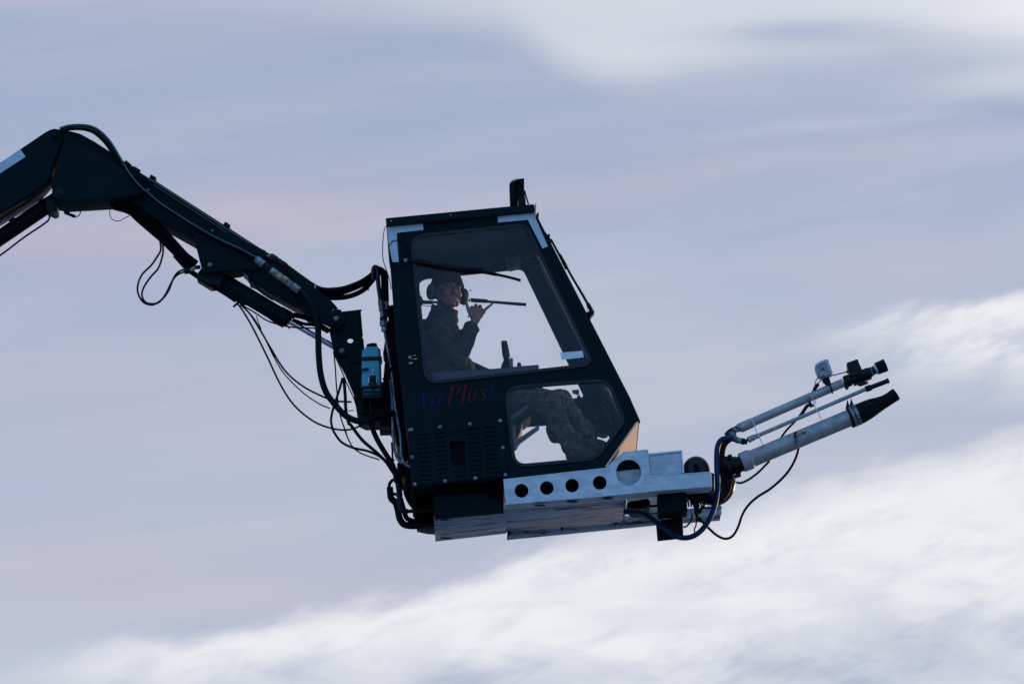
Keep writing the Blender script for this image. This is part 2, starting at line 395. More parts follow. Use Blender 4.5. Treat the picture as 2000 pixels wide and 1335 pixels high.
# ------------------------------------------------------------------ ground
def ground():
    m = mat('concrete', (.15, .155, .16), .85, 0, .3, var=(.21, .215, .22), vs=.5, bump=.3, bs=12)
    me = bpy.data.meshes.new('ground'); s = 6000
    me.from_pydata([(-s, -s, 0), (s, -s, 0), (s, s, 0), (-s, s, 0)], [], [(0, 1, 2, 3)]); me.materials.append(m)
    o = bpy.data.objects.new('ground', me); COL.objects.link(o); o['kind'] = 'structure'
ground()
# ------------------------------------------------------------------ boom
def boom():
    L0 = U(-380, 640, .59)
    t = thing('boom_arm', 'thick dark boom arm rising from the left edge of the photo to its top pivot', 'boom', L0)
    MB().plate([(-420, 601.7), (87.6, 258.6), (98, 253), (106, 251), (113, 252), (118, 256), (124.7, 262.7), (124, 272), (101, 328), (99, 346), (83, 364), (-420, 673)], .42, .70, bev=.006).build('arm_beam', 'dark_paint', t)
    MB().plate(Z('A', (-100, 498), (180, 322), (222, 383), (-100, 592)), .416, .422).build('reflective_strip', 'tape', t)
    m = MB(); m.ybolt(107, 264, .38, 7.5, .03, dome=False); m.ybolt(107, 264, .352, 4.6, .02); m.build('pivot_pin', 'black_steel', t, label='pivot pin at the top of the boom')
    m = MB(); c = circ(86, 295, 12, n=28); m.plate(c, .414, .425, holes=[circ(86, 295, 10.6, n=28)]).build('ring_weld', 'dark_paint_worn', t)
    # slim rail under the arm
    m = MB(); m.plate(Z('A', (-300, 1130), (370, 722), (378, 738), (-300, 1150)), .60, .66).build('slide_rail', 'zinc', t)
    m = MB(); m.plate(Z('A', (75, 935), (110, 905), (140, 918), (138, 938), (95, 960)), .5, .6).build('rail_stop', 'black_steel', t); m = MB()
    m.plate(Z('A', (330, 748), (365, 752), (420, 722), (452, 698), (452, 708), (400, 740), (372, 770)), .5, .58).build('rail_stop', 'black_steel', t)
    # lift cylinder under the arm
    cy = thing('hydraulic_cylinder', 'dark hydraulic ram lying under the boom arm at the left edge of the photo', 'hydraulic ram', U(-380, 740, .59))
    MB().lathe((-400, 735, .59), (92, 402, .59), [(0, 15.5), (.985, 15.5), (.987, 17), (1, 17)]).build('ram_barrel', 'black_steel', cy)
    m = MB(); m.lathe((88, 405, .59), (112, 388, .59), [(0, 16), (.3, 16), (.35, 9), (1, 8)])
    m.plate(Z('A', (405, 840), (470, 870), (500, 850), (500, 800), (440, 740), (400, 730)), .5, .68).build('ram_eye', 'dark_paint_worn', cy)
    hose('oil_pipe', Z('A', (-900, 1830, .56), (-300, 1430, .56), (0, 1240, .56), (200, 1090, .56), (370, 975, .56), (415, 940, .56), (430, 915, .56), (428, 885, .58)), 1.9, 'rubber', 'thin dark oil pipe curving up to the end of the ram under the boom arm', 'pipe', k=8)
    # jib
    j = thing('jib_arm', 'long dark jib with a triangular head sloping down from the boom pivot to the cab', 'jib', U(170, 380, .59))
    m = MB()
    m.plate([(124.7, 260.5), (238, 328), (258, 345), (280, 377), (262, 382), (242.7, 385), (126, 392), (102, 387), (101, 355), (124.7, 276)], .38, .71, bev=.005)
    m.build('jib_head', 'dark_paint', j)
    m = MB(); m.plate([(116, 254), (136, 256), (157, 261.6), (185, 277), (225, 303), (262, 328), (300, 358), (258, 345), (238, 330), (126, 263)], .42, .70)
    m.build('head_cover', 'black_steel', j)
    m = MB()
    m.plate([(236, 326), (262, 330), (300, 354), (368, 397), (449, 450), (505, 484), (545, 514), (590, 545), (622, 566), (626, 590), (602, 616), (588, 601), (520, 563), (487, 540), (475, 525), (440, 505), (374, 465), (300, 424), (262, 396), (242, 384)], .46, .72, bev=.006)
    m.build('jib_beam', 'dark_paint', j)
    MB().plate([(300, 350), (302, 352), (520, 492), (518, 496), (298, 356)], .452, .464).build('weld_strip', 'dark_paint_worn', j)
    m = MB(); m.plate([(372, 440), (379, 465), (393.4, 523), (397, 530), (405.4, 532.6), (475, 524), (505, 530), (520, 490), (440, 452)], .42, .44, bev=.003)
    m.plate([(372, 440), (379, 465), (393.4, 523), (397, 530), (405.4, 532.6), (475, 524), (505, 530), (520, 490), (440, 452)], .74, .76, bev=.003)
    m.plate([(396, 500), (404, 530), (470, 522), (470, 505)], .445, .735)
    m.build('pin_bracket', 'dark_paint', j)
    m = MB(); m.ybolt(410, 517.8, .42, 5, .022); m.ybolt(410, 517.8, .40, 3, .016); m.build('bracket_pin', 'zinc', j, label='bare metal pin in the triangular bracket')
    m = MB(); m.plate([(560, 522), (600, 545), (612.6, 560), (639.6, 579), (655.7, 596), (666, 610), (673, 622), (671, 634), (664, 641), (655, 643), (645, 638), (626, 629), (598, 612), (585, 590)], .42, .45, bev=.004); m.build('jib_end_plate', 'dark_paint', j)
    m = MB(); m.plate([(590, 545), (612.6, 562), (639.6, 581), (655.7, 597), (666, 610), (673, 622), (671, 634), (664, 641), (655, 643), (645, 638), (626, 629), (598, 612), (585, 590)], .73, .76, bev=.004)
    m.build('jib_end_plate', 'dark_paint', j)
    m = MB(); m.ybolt(656.6, 622.7, .42, 16, .016, 32, False); m.build('pin_washer', 'dark_paint', j)
    m = MB(); m.ybolt(657, 623, .405, 6, .03); m.ybolt(657, 623, .375, 3.8, .012); m.build('jib_end_pin', 'zinc', j, label='bare metal pin holding the jib to the cab bracket')
    m = MB()
    m.ybolt(651, 606, .42, 2.4, .012); m.ybolt(658, 604, .42, 1.6, .01); m.build('bolt', 'zinc', j)
    # rust-scuffed patch with the head's lower pin
    m = MB(); m.ybolt(115, 378, .38, 10, .012, 24, False); m.ybolt(116, 378, .368, 5.5, .02); m.build('jib_head_pin', 'dark_paint_worn', j, label='scuffed lower pin of the jib head')
    # clips along the top pipes
    for p in (Z('A', (1310, 535), (1358, 562), (1352, 600), (1285, 590)), Z('B', (835, 552), (875, 578), (868, 618), (800, 600))):
        MB().plate(p, .47, .60, bev=.003).build('pipe_clamp', 'black_steel', j)
    for x, y in (Z('A', (1290, 674)) + Z('B', (730, 632))):
        m = MB(); m.ybolt(x, y+1, .44, 4.5, .02); m.build('hose_clip', 'black_steel', j)
        MB().ybolt(x, y, .42, 2.4, .02).build('clip_bolt', 'zinc', j)
    # steps under the beam
    m = MB(); m.plate(Z('B', (975, 935), (1010, 960), (1060, 1010), (1180, 1085), (1170, 1102), (1110, 1080), (1080, 1058), (1030, 1040), (1025, 1000), (980, 965)), .50, .68).build('lower_lug', 'dark_paint_worn', j)
    MB().tube(Z('B', (1075, 1050, .5), (1095, 1095, .5), (1130, 1130, .5), (1180, 1165, .5), (1225, 1190, .5)), 1.8, 8).build('hook_bar', 'black_steel', j)
    m = MB(); m.plate(Z('C', (128, 98), (150, 108), (600, 395), (604, 410), (595, 420), (160, 130)), .70, .72); m.build('beam_flange', 'dark_paint_worn', j)
    # side lines and grilles on the head
    m = MB(); m.plate(Z('A', (650, 290), (1060, 500), (1058, 508), (648, 298)), .376, .381); m.plate(Z('A', (760, 350), (1060, 540), (1056, 546), (756, 357)), .376, .381); m.build('weld_bead', 'dark_paint_worn', j)
    # the cab bracket
    k = thing('cab_bracket', 'dark link plate with three pins that carries the cab on the end of the jib', 'bracket', U(690, 800, .59))
    bp = [(656, 606), (664, 604), (672, 612), (709.7, 661.8), (713, 689), (713, 760), (709.7, 807.4), (697.5, 808.8), (690.8, 769.7), (674.6, 732), (651.7, 688.8), (643.6, 647), (648, 620)]
    m = MB(); m.plate(bp, .46, .49, holes=[circ(684, 663, 6.5, n=20)], bev=.004); m.plate(bp, .69, .72, holes=[circ(684, 666, 6.5)], bev=.004)
    m.plate([(700, 680), (712, 690), (712, 800), (700, 805)], .492, .688); m.plate([(690, 690), (700, 684), (701, 800), (696, 790)], .492, .688)
    m.build('link_plate', 'dark_paint', k)
    m = MB(); m.ybolt(668.5, 686, .46, 12, .016, 28, False); m.build('pin_washer', 'dark_paint', k)
    m = MB(); m.ybolt(668.5, 685.5, .444, 5.6, .022); m.ybolt(668.5, 685.5, .422, 3.4, .012); m.build('lower_pin', 'zinc', k, label='pin above the blue canister where the ram rod ends')
    MB().lathe((657, 632, .40), (657, 632, .78), [(0, 5), (1, 5)]).build('cross_pin', 'black_steel', k)
    m = MB(); m.plate(Z('L', (478, 213), (640, 195), (658, 425), (640, 450), (600, 410), (520, 300)), .72, .86, bev=.004); m.build('link_cover', 'dark_paint_worn', k, label='lighter grey box cover behind the link plate')
    m = MB(); m.plate(Z('L', (625, 196), (643, 200), (662, 420), (640, 445), (632, 420)), .70, .718); m.ybolt(*Z('L', (643, 205))[0], .70, 2, .01); m.ybolt(*Z('L', (655, 415))[0], .70, 2, .01)
    m.build('cover_flange', 'black_steel', k)
    m = MB(); m.tube([(664.5, 604, .5), (664.5, 612, .5)], 1.6, 8); m.build('grease_nipple', 'black_steel', k)
    m = MB(); m.plate(Z('L', (535, 640), (545, 636), (620, 630), (650, 640), (650, 655), (560, 655), (555, 700), (540, 700)), .445, .46); m.plate(Z('L', (540, 700), (556, 700), (640, 960), (625, 965)), .447, .46); m.build('pipe_loop', 'black_steel', k)
    m = MB(); m.tube([(652, 690, .455), (664, 716, .455), (676, 745, .455), (690, 775, .455), (695, 790, .455)], 1.2, 8); m.build('edge_seam', 'dark_paint_worn', k)
    # slew housing between bracket and cab
    s = thing('slew_housing', 'black rotary mounting crowded with pipes between the link bracket and the back of the cab', 'mounting', U(745, 820, .6))
    m = MB(); m.plate([(700, 760), (748, 745), (752, 700), (760, 640), (772, 640), (790, 790), (797, 860), (790, 880), (775, 868), (770, 838), (752, 812), (712, 813), (697, 806)], .50, .95, bev=.006)
    m.plate([(748, 690), (760, 612), (770, 606), (773, 640), (776, 700)], .55, .8, bev=.004)
    m.build('housing', 'black_steel', s)
    m = MB(); m.plate([(754, 600), (760, 596), (771, 598), (771, 609), (758, 610)], .5, .7, bev=.003); m.lathe((748, 604, .6), (770, 602, .6), [(0, 4), (.5, 4), (.5, 7), (1, 7)]); m.build('upper_lug', 'black_steel', s)
    m = MB(); m.plate(Z('C', (1115, 1185), (1140, 1180), (1145, 1205), (1195, 1198), (1195, 1230), (1115, 1232)), .5, .8); m.plate(Z('C', (1150, 1150), (1175, 1150), (1175, 1200), (1150, 1200)), .52, .7); m.build('lower_lug', 'black_steel', s)
    m = MB(); m.plate([(786, 866), (800, 862), (806, 945), (812, 985), (806, 992), (800, 960), (790, 930), (779, 925), (775, 905), (783, 900)], .55, .9, bev=.004); m.build('rear_mount', 'black_steel', s)
    for x, y in Z('L', (800, 590), (810, 800), (838, 800), (790, 1000), (895, 550), (880, 660)): MB().ybolt(x, y, .49, 1.7, .012).build('bolt', 'zinc', s)
    m = MB(); m.tube(Z('L', (845, 130, .55), (860, 250, .55), (870, 420, .55), (880, 640, .52), (900, 800, .5), (930, 960, .5)), 3.2, 8); m.tube(Z('L', (880, 400, .6), (900, 600, .6), (950, 800, .5), (985, 1000, .5), (1010, 1150, .5)), 4, 8); m.build('rear_conduit', 'rubber', s)
    # blue canister
    c = thing('washer_canister', 'light blue plastic canister strapped between the jib bracket and the cab', 'canister', U(726, 775, .40))
    m = MB(); m.plate(rnd([(706.5, 681), (743, 678), (745.5, 752), (744, 769), (708, 771), (706, 750)], 5), .36, .50, bev=.018); m.build('tank', 'canister', c)
    m = MB(); m.plate(rnd([(712.5, 682), (714, 676.5), (738, 675), (740, 681)], 2), .40, .47, bev=.005); m.build('neck', 'canister', c)
    MB().lathe((726.5, 677, .43), (726, 671.5, .43), [(0, 9.5), (.3, 10.5), (.8, 10.5), (1, 9)]).build('cap', 'black_plastic', c)
    m = MB(); m.plate(Z('L', (650, 612), (660, 606), (800, 604), (826, 600), (826, 628), (800, 632), (655, 638)), .348, .51, bev=.002); m.build('strap', 'black_plastic', c)
    m = MB(); m.plate(Z('L', (645, 862), (830, 850), (832, 878), (648, 888)), .346, .51, bev=.002); m.plate(Z('L', (645, 900), (820, 898), (820, 914), (650, 918)), .350, .51, bev=.002); m.plate(Z('L', (745, 860), (760, 860), (760, 945), (745, 945)), .343, .355); m.plate(Z('L', (645, 940), (830, 935), (826, 960), (660, 965)), .35, .51); m.build('cradle', 'black_plastic', c)
    m = MB(); m.plate(rnd(Z('L', (722, 770), (775, 766), (780, 860), (770, 872), (728, 872), (720, 860)), 2), .315, .352, bev=.005); m.build('pump', 'black_plastic', c)
    m = MB(); m.plate(Z('L', (706, 786), (714, 786), (716, 835), (706, 835)), .325, .356); m.build('pump_clip', 'label_white', c); m = MB(); m.plate(Z('L', (778, 786), (786, 786), (786, 832), (778, 832)), .325, .356); m.build('pump_clip', 'label_white', c); m = MB(); m.tube(Z('L', (750, 765, .335), (746, 735, .335), (752, 710, .345)), .9, 6); m.build('drip_wire', 'label_white', c)
    m = MB(); m.plate(Z('L', (650, 712), (708, 700), (714, 714), (654, 728)), .335, .350); m.tube(Z('L', (655, 722, .34), (620, 735, .36), (605, 765, .4), (615, 800, .42), (640, 815, .42)), 1.6, 8); m.build('outlet_pipe', 'black_plastic', c)
    m = MB(); m.tube(Z('L', (725, 960, .42), (730, 1040, .42), (720, 1090, .45)), 2.2, 8); m.tube(Z('L', (790, 960, .42), (792, 1010, .42)), 1.5, 8); m.tube(Z('L', (745, 1060, .42), (735, 1095, .42), (720, 1120, .42)), 1.6, 8); m.build('drain_fitting', 'dark_paint_worn', c)
    # jib ram
    r = thing('hydraulic_cylinder', 'slim dark hydraulic ram with a bright rod under the lower half of the jib', 'hydraulic ram', U(410, 545, .59))
    MB().lathe((420, 540, .59), (557, 622, .59), [(0, 12), (.03, 16.5), (.9, 16.5), (.902, 18), (1, 18), (1, 6)], 28).build('ram_barrel', 'dark_paint', r)
    m = MB(); m.plate([(386, 533), (396, 520), (420, 526), (440, 530), (430, 555), (412, 557), (388, 540)], .50, .68, bev=.004); m.build('ram_eye', 'dark_paint_worn', r)
    m = MB(); m.lathe((554, 620, .59), (566, 627, .59), [(0, 18.5), (.6, 18.5), (.6, 14), (1, 14)]); m.plate(Z('C', (462, 410), (485, 404), (500, 420), (495, 440), (470, 430)), .52, .60, bev=.003); m.build('ram_gland', 'black_steel', r)
    MB().lathe((560, 624, .59), (668, 686, .59), [(0, 5.6), (1, 5.6)], 20).build('ram_rod', 'chrome', r)
    MB().ybolt(565, 640, .57, 2.5, .02).build('gland_screw', 'brass', r)
boom()
# ------------------------------------------------------------------ pipes and hoses of the boom
def fitting(name, run, m, label, cat='hose fitting', group=None, hexs=12):
    """run: list of (p0,p1,profile,material) pieces in line"""
    t = thing(name, label, cat, U(*run[0][0]), group)
    for p0, p1, prof, nm, mt in run: MB().lathe(p0, p1, prof, hexs).build(nm, mt, t, 25)
    return t
def hoses():
    g = 'steel pipes along the top of the jib'
    for i, (dyy, Y, lb) in enumerate(((-1, .440, 'dark steel pipe running along the very top edge of the jib'), (5, .448, 'second steel pipe, just below the topmost one along the jib'))):
        tag(MB().tube([(262, 333+dyy, Y), (300, 356.5+dyy, Y), (368, 400+dyy, Y), (440, 447+dyy, Y), (500, 484+dyy, Y), (536, 503+dyy, Y)], 2.0, 12).build('oil_pipe', 'pipe_paint'), lb, 'pipe', g)
    fitting('pipe_union', [(Z('A', (1085, 430, .46))[0], Z('A', (1130, 470, .46))[0], [(0, 5), (1, 5)], 'swivel', 'black_steel'), (Z('A', (1115, 455, .46))[0], Z('A', (1165, 485, .46))[0], [(0, 4), (.4, 4), (.4, 3), (1, 3)], 'nut', 'zinc'),
        (Z('A', (1150, 478, .46))[0], Z('A', (1215, 520, .46))[0], [(0, 4), (.3, 5), (.9, 5), (1, 4)], 'sleeve', 'dark_paint_worn')], None, 'dull metal pipe union at the upper end of the jib beside the striped hose')
    fitting('pipe_union', [(Z('B', (1200, 830, .46))[0], Z('B', (1255, 870, .46))[0], [(0, 6), (.4, 7), (1, 7)], 'nut', 'dark_paint_worn'), (Z('B', (1250, 868, .46))[0], Z('B', (1330, 920, .46))[0], [(0, 5), (.2, 7), (.9, 7), (1, 6)], 'sleeve', 'dark_paint_worn')], None,
        'dull metal pipe union above the bright couplings at the lower end of the jib')
    # teal striped pair
    P1 = Z('A', (520, 140), (600, 118), (700, 112), (780, 122), (850, 152), (930, 225), (985, 300), (1035, 385), (1090, 480), (1150, 565), (1230, 655)) + Z('B', (200, 318), (290, 395), (400, 470), (550, 565), (700, 655), (830, 720), (960, 780), (1090, 850))
    gr = 'teal striped hoses over the jib'
    for i, (ddx, ddy, Y, lb) in enumerate(((0, 0, .36, 'black hose with a thin teal stripe arching over the boom pivot, nearer the camera'), (-1.5, 4.2, .41, 'black hose with a teal stripe lying just under its twin over the boom pivot'))):
        pts = [(p[0]+ddx*(1 if k < 9 else .6), p[1]+ddy*(1 if k < 9 else .55), Y) for k, p in enumerate(P1)]
        rr = 3.2
        t = tag(MB().tube(pts, rr, 12).build('hydraulic_hose', 'rubber'), lb, 'hose', gr)
        MB().tube([(p[0]+.5, p[1]-.6, Y-rr*PX*.90) for p in pts], .75, 6).build('stripe', 'teal', t)
    hose('hydraulic_hose', [(p[0]-5, p[1]+6, .45) for p in P1[:10]] + [(272, 372, .45)], 3.6, 'rubber', 'plain black hose arching over the boom pivot under the striped pair', group=gr)
    # bright couplings chain
    a = Z('B', (1085, 850), (1160, 905), (1195, 935), (1215, 945), (1265, 985), (1350, 1040), (1380, 1065), (1430, 1110), (1450, 1120))
    Yc = .36
    def seg(i, j, prof, nm, mt, t, n=12):
        MB().lathe((a[i][0], a[i][1], Yc), (a[j][0], a[j][1], Yc), prof, n).build(nm, mt, t, 25)
    t = thing('hose_coupling', 'chain of bright metal hose couplings ending the striped hoses on the lower jib', 'hose fitting', U(a[0][0], a[0][1], Yc))
    MB().lathe(Z('B', (1082, 855, Yc))[0], Z('B', (1148, 905, Yc))[0], [(0, 6), (.05, 7.2), (.95, 7.2), (1, 6)]).build('ferrule', 'zinc', t)
    MB().lathe(Z('B', (1146, 903, Yc))[0], Z('B', (1185, 935, Yc))[0], [(0, 5), (.2, 6.8), (.8, 6.8), (1, 5)], 6).build('nut', 'dark_paint_worn', t, 20)
    MB().lathe(Z('B', (1180, 930, Yc))[0], Z('B', (1220, 958, Yc))[0], [(0, 5), (1, 5)]).build('neck', 'black_steel', t)
    MB().lathe(Z('B', (1205, 945, Yc))[0], Z('B', (1255, 985, Yc))[0], [(0, 6), (.06, 7), (.9, 7), (1, 5.5)]).build('ferrule', 'zinc', t)
    MB().lathe(Z('B', (1252, 982, Yc))[0], Z('B', (1345, 1047, Yc))[0], [(0, 5.5), (.1, 7.2), (.45, 7.2), (.47, 6), (.52, 6), (.54, 7.2), (.92, 7.2), (1, 5)]).build('adapter', 'brass', t)
    MB().lathe(Z('B', (1340, 1045, Yc))[0], Z('B', (1382, 1078, Yc))[0], [(0, 5), (.1, 7), (.8, 7), (1, 5.4)], 6).build('nut', 'zinc', t, 20)
    MB().lathe(Z('B', (1380, 1075, Yc))[0], Z('B', (1440, 1120, Yc))[0], [(0, 5.6), (.06, 7.4), (.92, 7.4), (1, 5.5)]).build('ferrule', 'zinc', t)
    hose('hydraulic_hose', Z('C', (530, 245, .36), (575, 290, .35), (620, 350, .34), (655, 420, .33), (670, 500, .33), (674, 600, .33), (676, 700, .33), (690, 850, .33), (728, 980, .33), (800, 1080, .32), (880, 1160, .30), (980, 1195, .28), (1100, 1170, .30), (1200, 1140, .38), (1240, 1130, .48)),
         6.2, 'rubber', 'thick black hose dropping from the couplings and swinging under the canister', k=8)
    # bumps of tape on the thick hose
    # upper hose bundle to cab rear
    gu = 'thick black hoses sagging from the jib to the back of the cab'
    hose('hydraulic_hose', Z('C', (430, 62, .44), (550, 150, .44), (640, 212, .44), (700, 238, .44), (770, 242, .44), (870, 228, .44), (990, 180, .44), (1075, 120, .44), (1110, 100, .45)), 4.2, 'rubber', 'upper black hose sagging between the jib and the hoop behind the cab', group=gu)
    hose('hydraulic_hose', Z('C', (450, 110, .50), (560, 190, .50), (640, 240, .50), (720, 290, .50), (790, 302, .50), (900, 290, .50), (1000, 245, .5), (1070, 170, .5), (1100, 130, .5)), 5.0, 'rubber', 'lowest black hose sagging between the jib and the hoop behind the cab', group=gu)
    hose('hydraulic_hose', Z('C', (540, 165, .47), (660, 238, .47), (740, 270, .47), (830, 268, .47), (930, 235, .47), (1030, 185, .47), (1090, 130, .47)), 4.6, 'sleeve', 'middle braided hose of the three sagging behind the cab', group=gu)
    hose('hydraulic_hose', Z('P', (460, 300, .46), (520, 190, .47), (560, 195, .48), (600, 240, .48), (610, 340, .48), (612, 450, .48), (618, 590, .48)), [4.5, 6]+[7.5]*35, 'rubber', 'thick black hose dropping into the fittings behind the cab', group=gu)
    hose('steel_pipe', Z('P', (455, 300, .42), (458, 220, .42), (465, 160, .42), (490, 140, .42), (515, 165, .42), (520, 260, .42), (530, 400, .42), (545, 500, .42), (558, 590, .42)), 4.4, 'rubber_shiny', 'shiny dark hoop pipe in front of the thick hoses behind the cab', 'pipe', k=8)
    MB0 = MB(); MB0.tube(Z('C', (655, 200, .43), (650, 225, .42), (662, 250, .44)), 1.0, 6); tag(MB0.build('cable_tie', 'label_white'), 'pale cable tie round the sagging hoses below the couplings', 'cable tie')
    MB0 = MB(); MB0.ybolt(*Z('P', (395, 437))[0], .43, 1.7, .02); tag(MB0.build('cable_tie', 'rubber'), 'small black cable tie knob under the sagging hoses', 'cable tie')
    # fittings stack
    t = thing('hose_coupling', 'stack of pale metal couplings joining black hoses to steel pipes behind the cab', 'hose fitting', U(750, 650, .42))
    def st(p0, p1, prof, nm, mt, n=12): MB().lathe(p0, p1, prof, n).build(nm, mt, t, 22)
    st(*Z('P', (555, 575, .42), (568, 690, .42)), [(0, 4.6), (.08, 5.6), (.92, 5.6), (1, 4.6)], 'ferrule', 'zinc')
    st(*Z('P', (568, 690, .42), (572, 715, .42)), [(0, 6), (1, 6)], 'nut', 'zinc', 6)
    st(*Z('P', (572, 715, .42), (584, 790, .42)), [(0, 4), (.4, 4.2), (.45, 5), (1, 5)], 'neck', 'zinc')
    st(*Z('P', (585, 790, .42), (594, 840, .42)), [(0, 5), (.2, 7), (.8, 7), (1, 5)], 'nut', 'dark_paint_worn', 6)
    st(*Z('P', (594, 840, .42), (602, 915, .42)), [(0, 6), (.1, 8), (.9, 8), (1, 6)], 'swivel', 'zinc', 8)
    st(*Z('P', (602, 915, .42), (610, 985, .42)), [(0, 5), (.2, 6.5), (.9, 6.5), (1, 4)], 'nut', 'zinc', 6)
    st(*Z('P', (622, 595, .46), (635, 700, .46)), [(0, 5), (.08, 6), (.92, 6), (1, 5)], 'ferrule', 'zinc')
    st(*Z('P', (635, 700, .46), (645, 790, .46)), [(0, 4.5), (.5, 4.5), (.5, 5.5), (1, 5.5)], 'neck', 'dark_paint_worn')
    gp = 'bare steel pipes down the back of the cab'
    hose('steel_pipe', Z('P', (608, 975, .42), (625, 1080, .42), (645, 1200, .42)) + [(761, 705, .42), (765, 730, .42), (768, 757, .42), (772, 795, .41)] + Z('D', (608, 180, .40), (630, 300, .38), (638, 420, .36), (645, 500, .34), (670, 555, .32), (712, 580, .30), (730, 583, .30)), 2.6, 'zinc', 'bare steel pipe from the pale couplings down the back edge of the cab', 'pipe', gp, k=8)
    hose('steel_pipe', [(762, 742, .46), (764, 765, .46)] + Z('D', (560, 0, .44), (566, 200, .42), (575, 380, .40), (590, 470, .38), (612, 520, .36), (650, 545, .34), (700, 548, .33)), 3.0, 'zinc', 'second bare steel pipe, left of the longer one, behind the cab', 'pipe', gp, k=8)
    tag(MB().lathe(Z('P', (680, 1460, .41))[0], Z('P', (690, 1500, .41))[0], [(0, 3.4), (1, 3.4)]).build('pipe_clip', 'black_steel'), 'black clip round the bare steel pipe behind the cab', 'clip')
    # sleeve bundle below the jib
    gs = 'black sleeved hose runs under the jib'
    up = Z('B', (-60, 420), (60, 455), (200, 540), (310, 640), (400, 740), (500, 850), (590, 920))
    hose('sleeved_hose', [(x+2, y-6, .52) for x, y in up], 6.5, 'sleeve', 'upper run of black sleeved hose between jib head and ram bracket', group=gs)
    hose('sleeved_hose', [(x-3, y+3, .56) for x, y in up], 6.5, 'sleeve', 'middle run of black sleeved hose between jib head and ram bracket', group=gs)
    hose('sleeved_hose', Z('A', (960, 797, .50), (1100, 850, .5), (1200, 940, .5), (1340, 1060, .5), (1420, 1130, .5), (1560, 1270, .5)) + Z('B', (420, 830, .5), (510, 930, .5), (570, 980, .5), (700, 1062, .5), (830, 1140, .5), (920, 1200, .5)), 3.6, 'sleeve', 'lowest and longest run of sleeved hose passing under the ram', group=gs)
    hose('sleeved_hose', Z('B', (560, 955, .52), (640, 1010, .52), (720, 1065, .52), (860, 1140, .52), (960, 1215, .52)) + Z('C', (170, 350, .52), (260, 400, .52), (330, 450, .52), (390, 495, .52)), 3.2, 'rubber', 'black hose following the underside of the slim ram', group=gs)
    hose('sleeved_hose', Z('C', (490, 425, .56), (560, 440, .56), (640, 470, .56), (700, 510, .54), (750, 540, .52)), 5.0, 'rubber', 'thick black hose crossing behind the drop hose at the ram gland', group=gs)
    hose('sleeved_hose', Z('C', (490, 460, .60), (570, 490, .60), (650, 500, .60), (745, 550, .6)), 3.4, 'rubber', 'thinner black hose just below the one at the ram gland', group=gs)
    tag(MB().tube(Z('B', (935, 1215, .48), (900, 1248, .48)), 2.2, 8).build('hose_stub', 'rubber'), 'short black stub poking out under the slim ram', 'hose')
    m = MB().plate(Z('B', (605, 975), (720, 1035), (716, 1072), (600, 1000)), .47, .66, bev=.003); tag(m.build('guard_plate', 'dark_paint_worn'), 'small grey guard plate below the triangular jib bracket', 'guard plate')
    # two looping hoses
    gl = 'two looping hoses hanging from the jib'
    hose('hydraulic_hose', [(312, 465, .48), (314, 487, .48)] + Z('B', (285, 830, .48), (230, 910, .48), (160, 980, .48), (124, 1060, .48), (122, 1130, .48), (150, 1190, .48), (190, 1222, .48), (250, 1228, .48), (320, 1185, .48), (375, 1110, .48), (410, 1020, .48), (450, 965, .48), (505, 940, .48)), 2.0, 'rubber', 'outer of the two hoses hanging in a loop below the jib', group=gl, k=8)
    hose('hydraulic_hose', [(315, 468, .52)] + Z('B', (325, 740, .52), (325, 820, .52), (290, 930, .52), (230, 1000, .52), (175, 1080, .52), (155, 1150, .52), (180, 1205, .52), (230, 1222, .52), (290, 1212, .52), (345, 1150, .52), (395, 1050, .52), (440, 990, .52), (510, 958, .52)), 2.0, 'rubber', 'inner of the two hoses hanging in a loop below the jib', group=gl, k=8)
    fitting('hose_coupling', [(Z('B', (500, 938, .46))[0], Z('B', (550, 950, .46))[0], [(0, 3), (.1, 4), (.9, 4), (1, 3)], 'ferrule', 'dark_paint_worn'), (Z('B', (500, 965, .50))[0], Z('B', (552, 960, .50))[0], [(0, 3), (.1, 4), (.9, 4), (1, 3)], 'ferrule', 'dark_paint_worn'),
        (Z('B', (550, 952, .46))[0], Z('B', (590, 925, .46))[0], [(0, 3.4), (.5, 4.2), (1, 3.4)], 'elbow', 'brass'), (Z('B', (588, 928, .46))[0], Z('B', (632, 922, .46))[0], [(0, 3), (.3, 4), (.8, 4), (1, 3)], 'nut', 'dark_paint_worn')], None, 'greenish metal elbow fittings where the looping hoses meet the jib bracket')
    # thin cables at the head
    hose('cable', Z('A', (985, 795, .5), (962, 830, .5), (953, 870, .5), (965, 915, .5), (1000, 938, .5), (1045, 938, .5), (1085, 915, .5), (1130, 895, .5)), .8, 'rubber', 'thin black cable looping below the right end of the jib head', 'cable', k=8)
    t = thing('cable_connector', 'small black cable plug dangling under the jib head pivot', 'connector', U(135, 415, .5))
    MB().lathe(Z('A', (560, 865, .5))[0], Z('A', (655, 905, .5))[0], [(0, 2.4), (.06, 3.4), (.45, 3.4), (.46, 2.8), (.54, 2.8), (.55, 3.2), (.95, 3.2), (1, 2.2)]).build('plug_body', 'black_plastic', t)
    MB().tube(Z('A', (655, 905, .5), (685, 895, .5), (700, 860, .5), (695, 815, .5)), 1.1, 8).build('lead', 'rubber', t)
    MB().tube(Z('A', (560, 862, .5), (540, 845, .5), (505, 825, .5)), .5, 6).tube(Z('A', (558, 868, .5), (545, 840, .5), (520, 826, .5)), .4, 6).build('lead', 'rubber', t)
    # cascade of thin cables
    gc = 'thin black hoses draped between the jib and the cab'
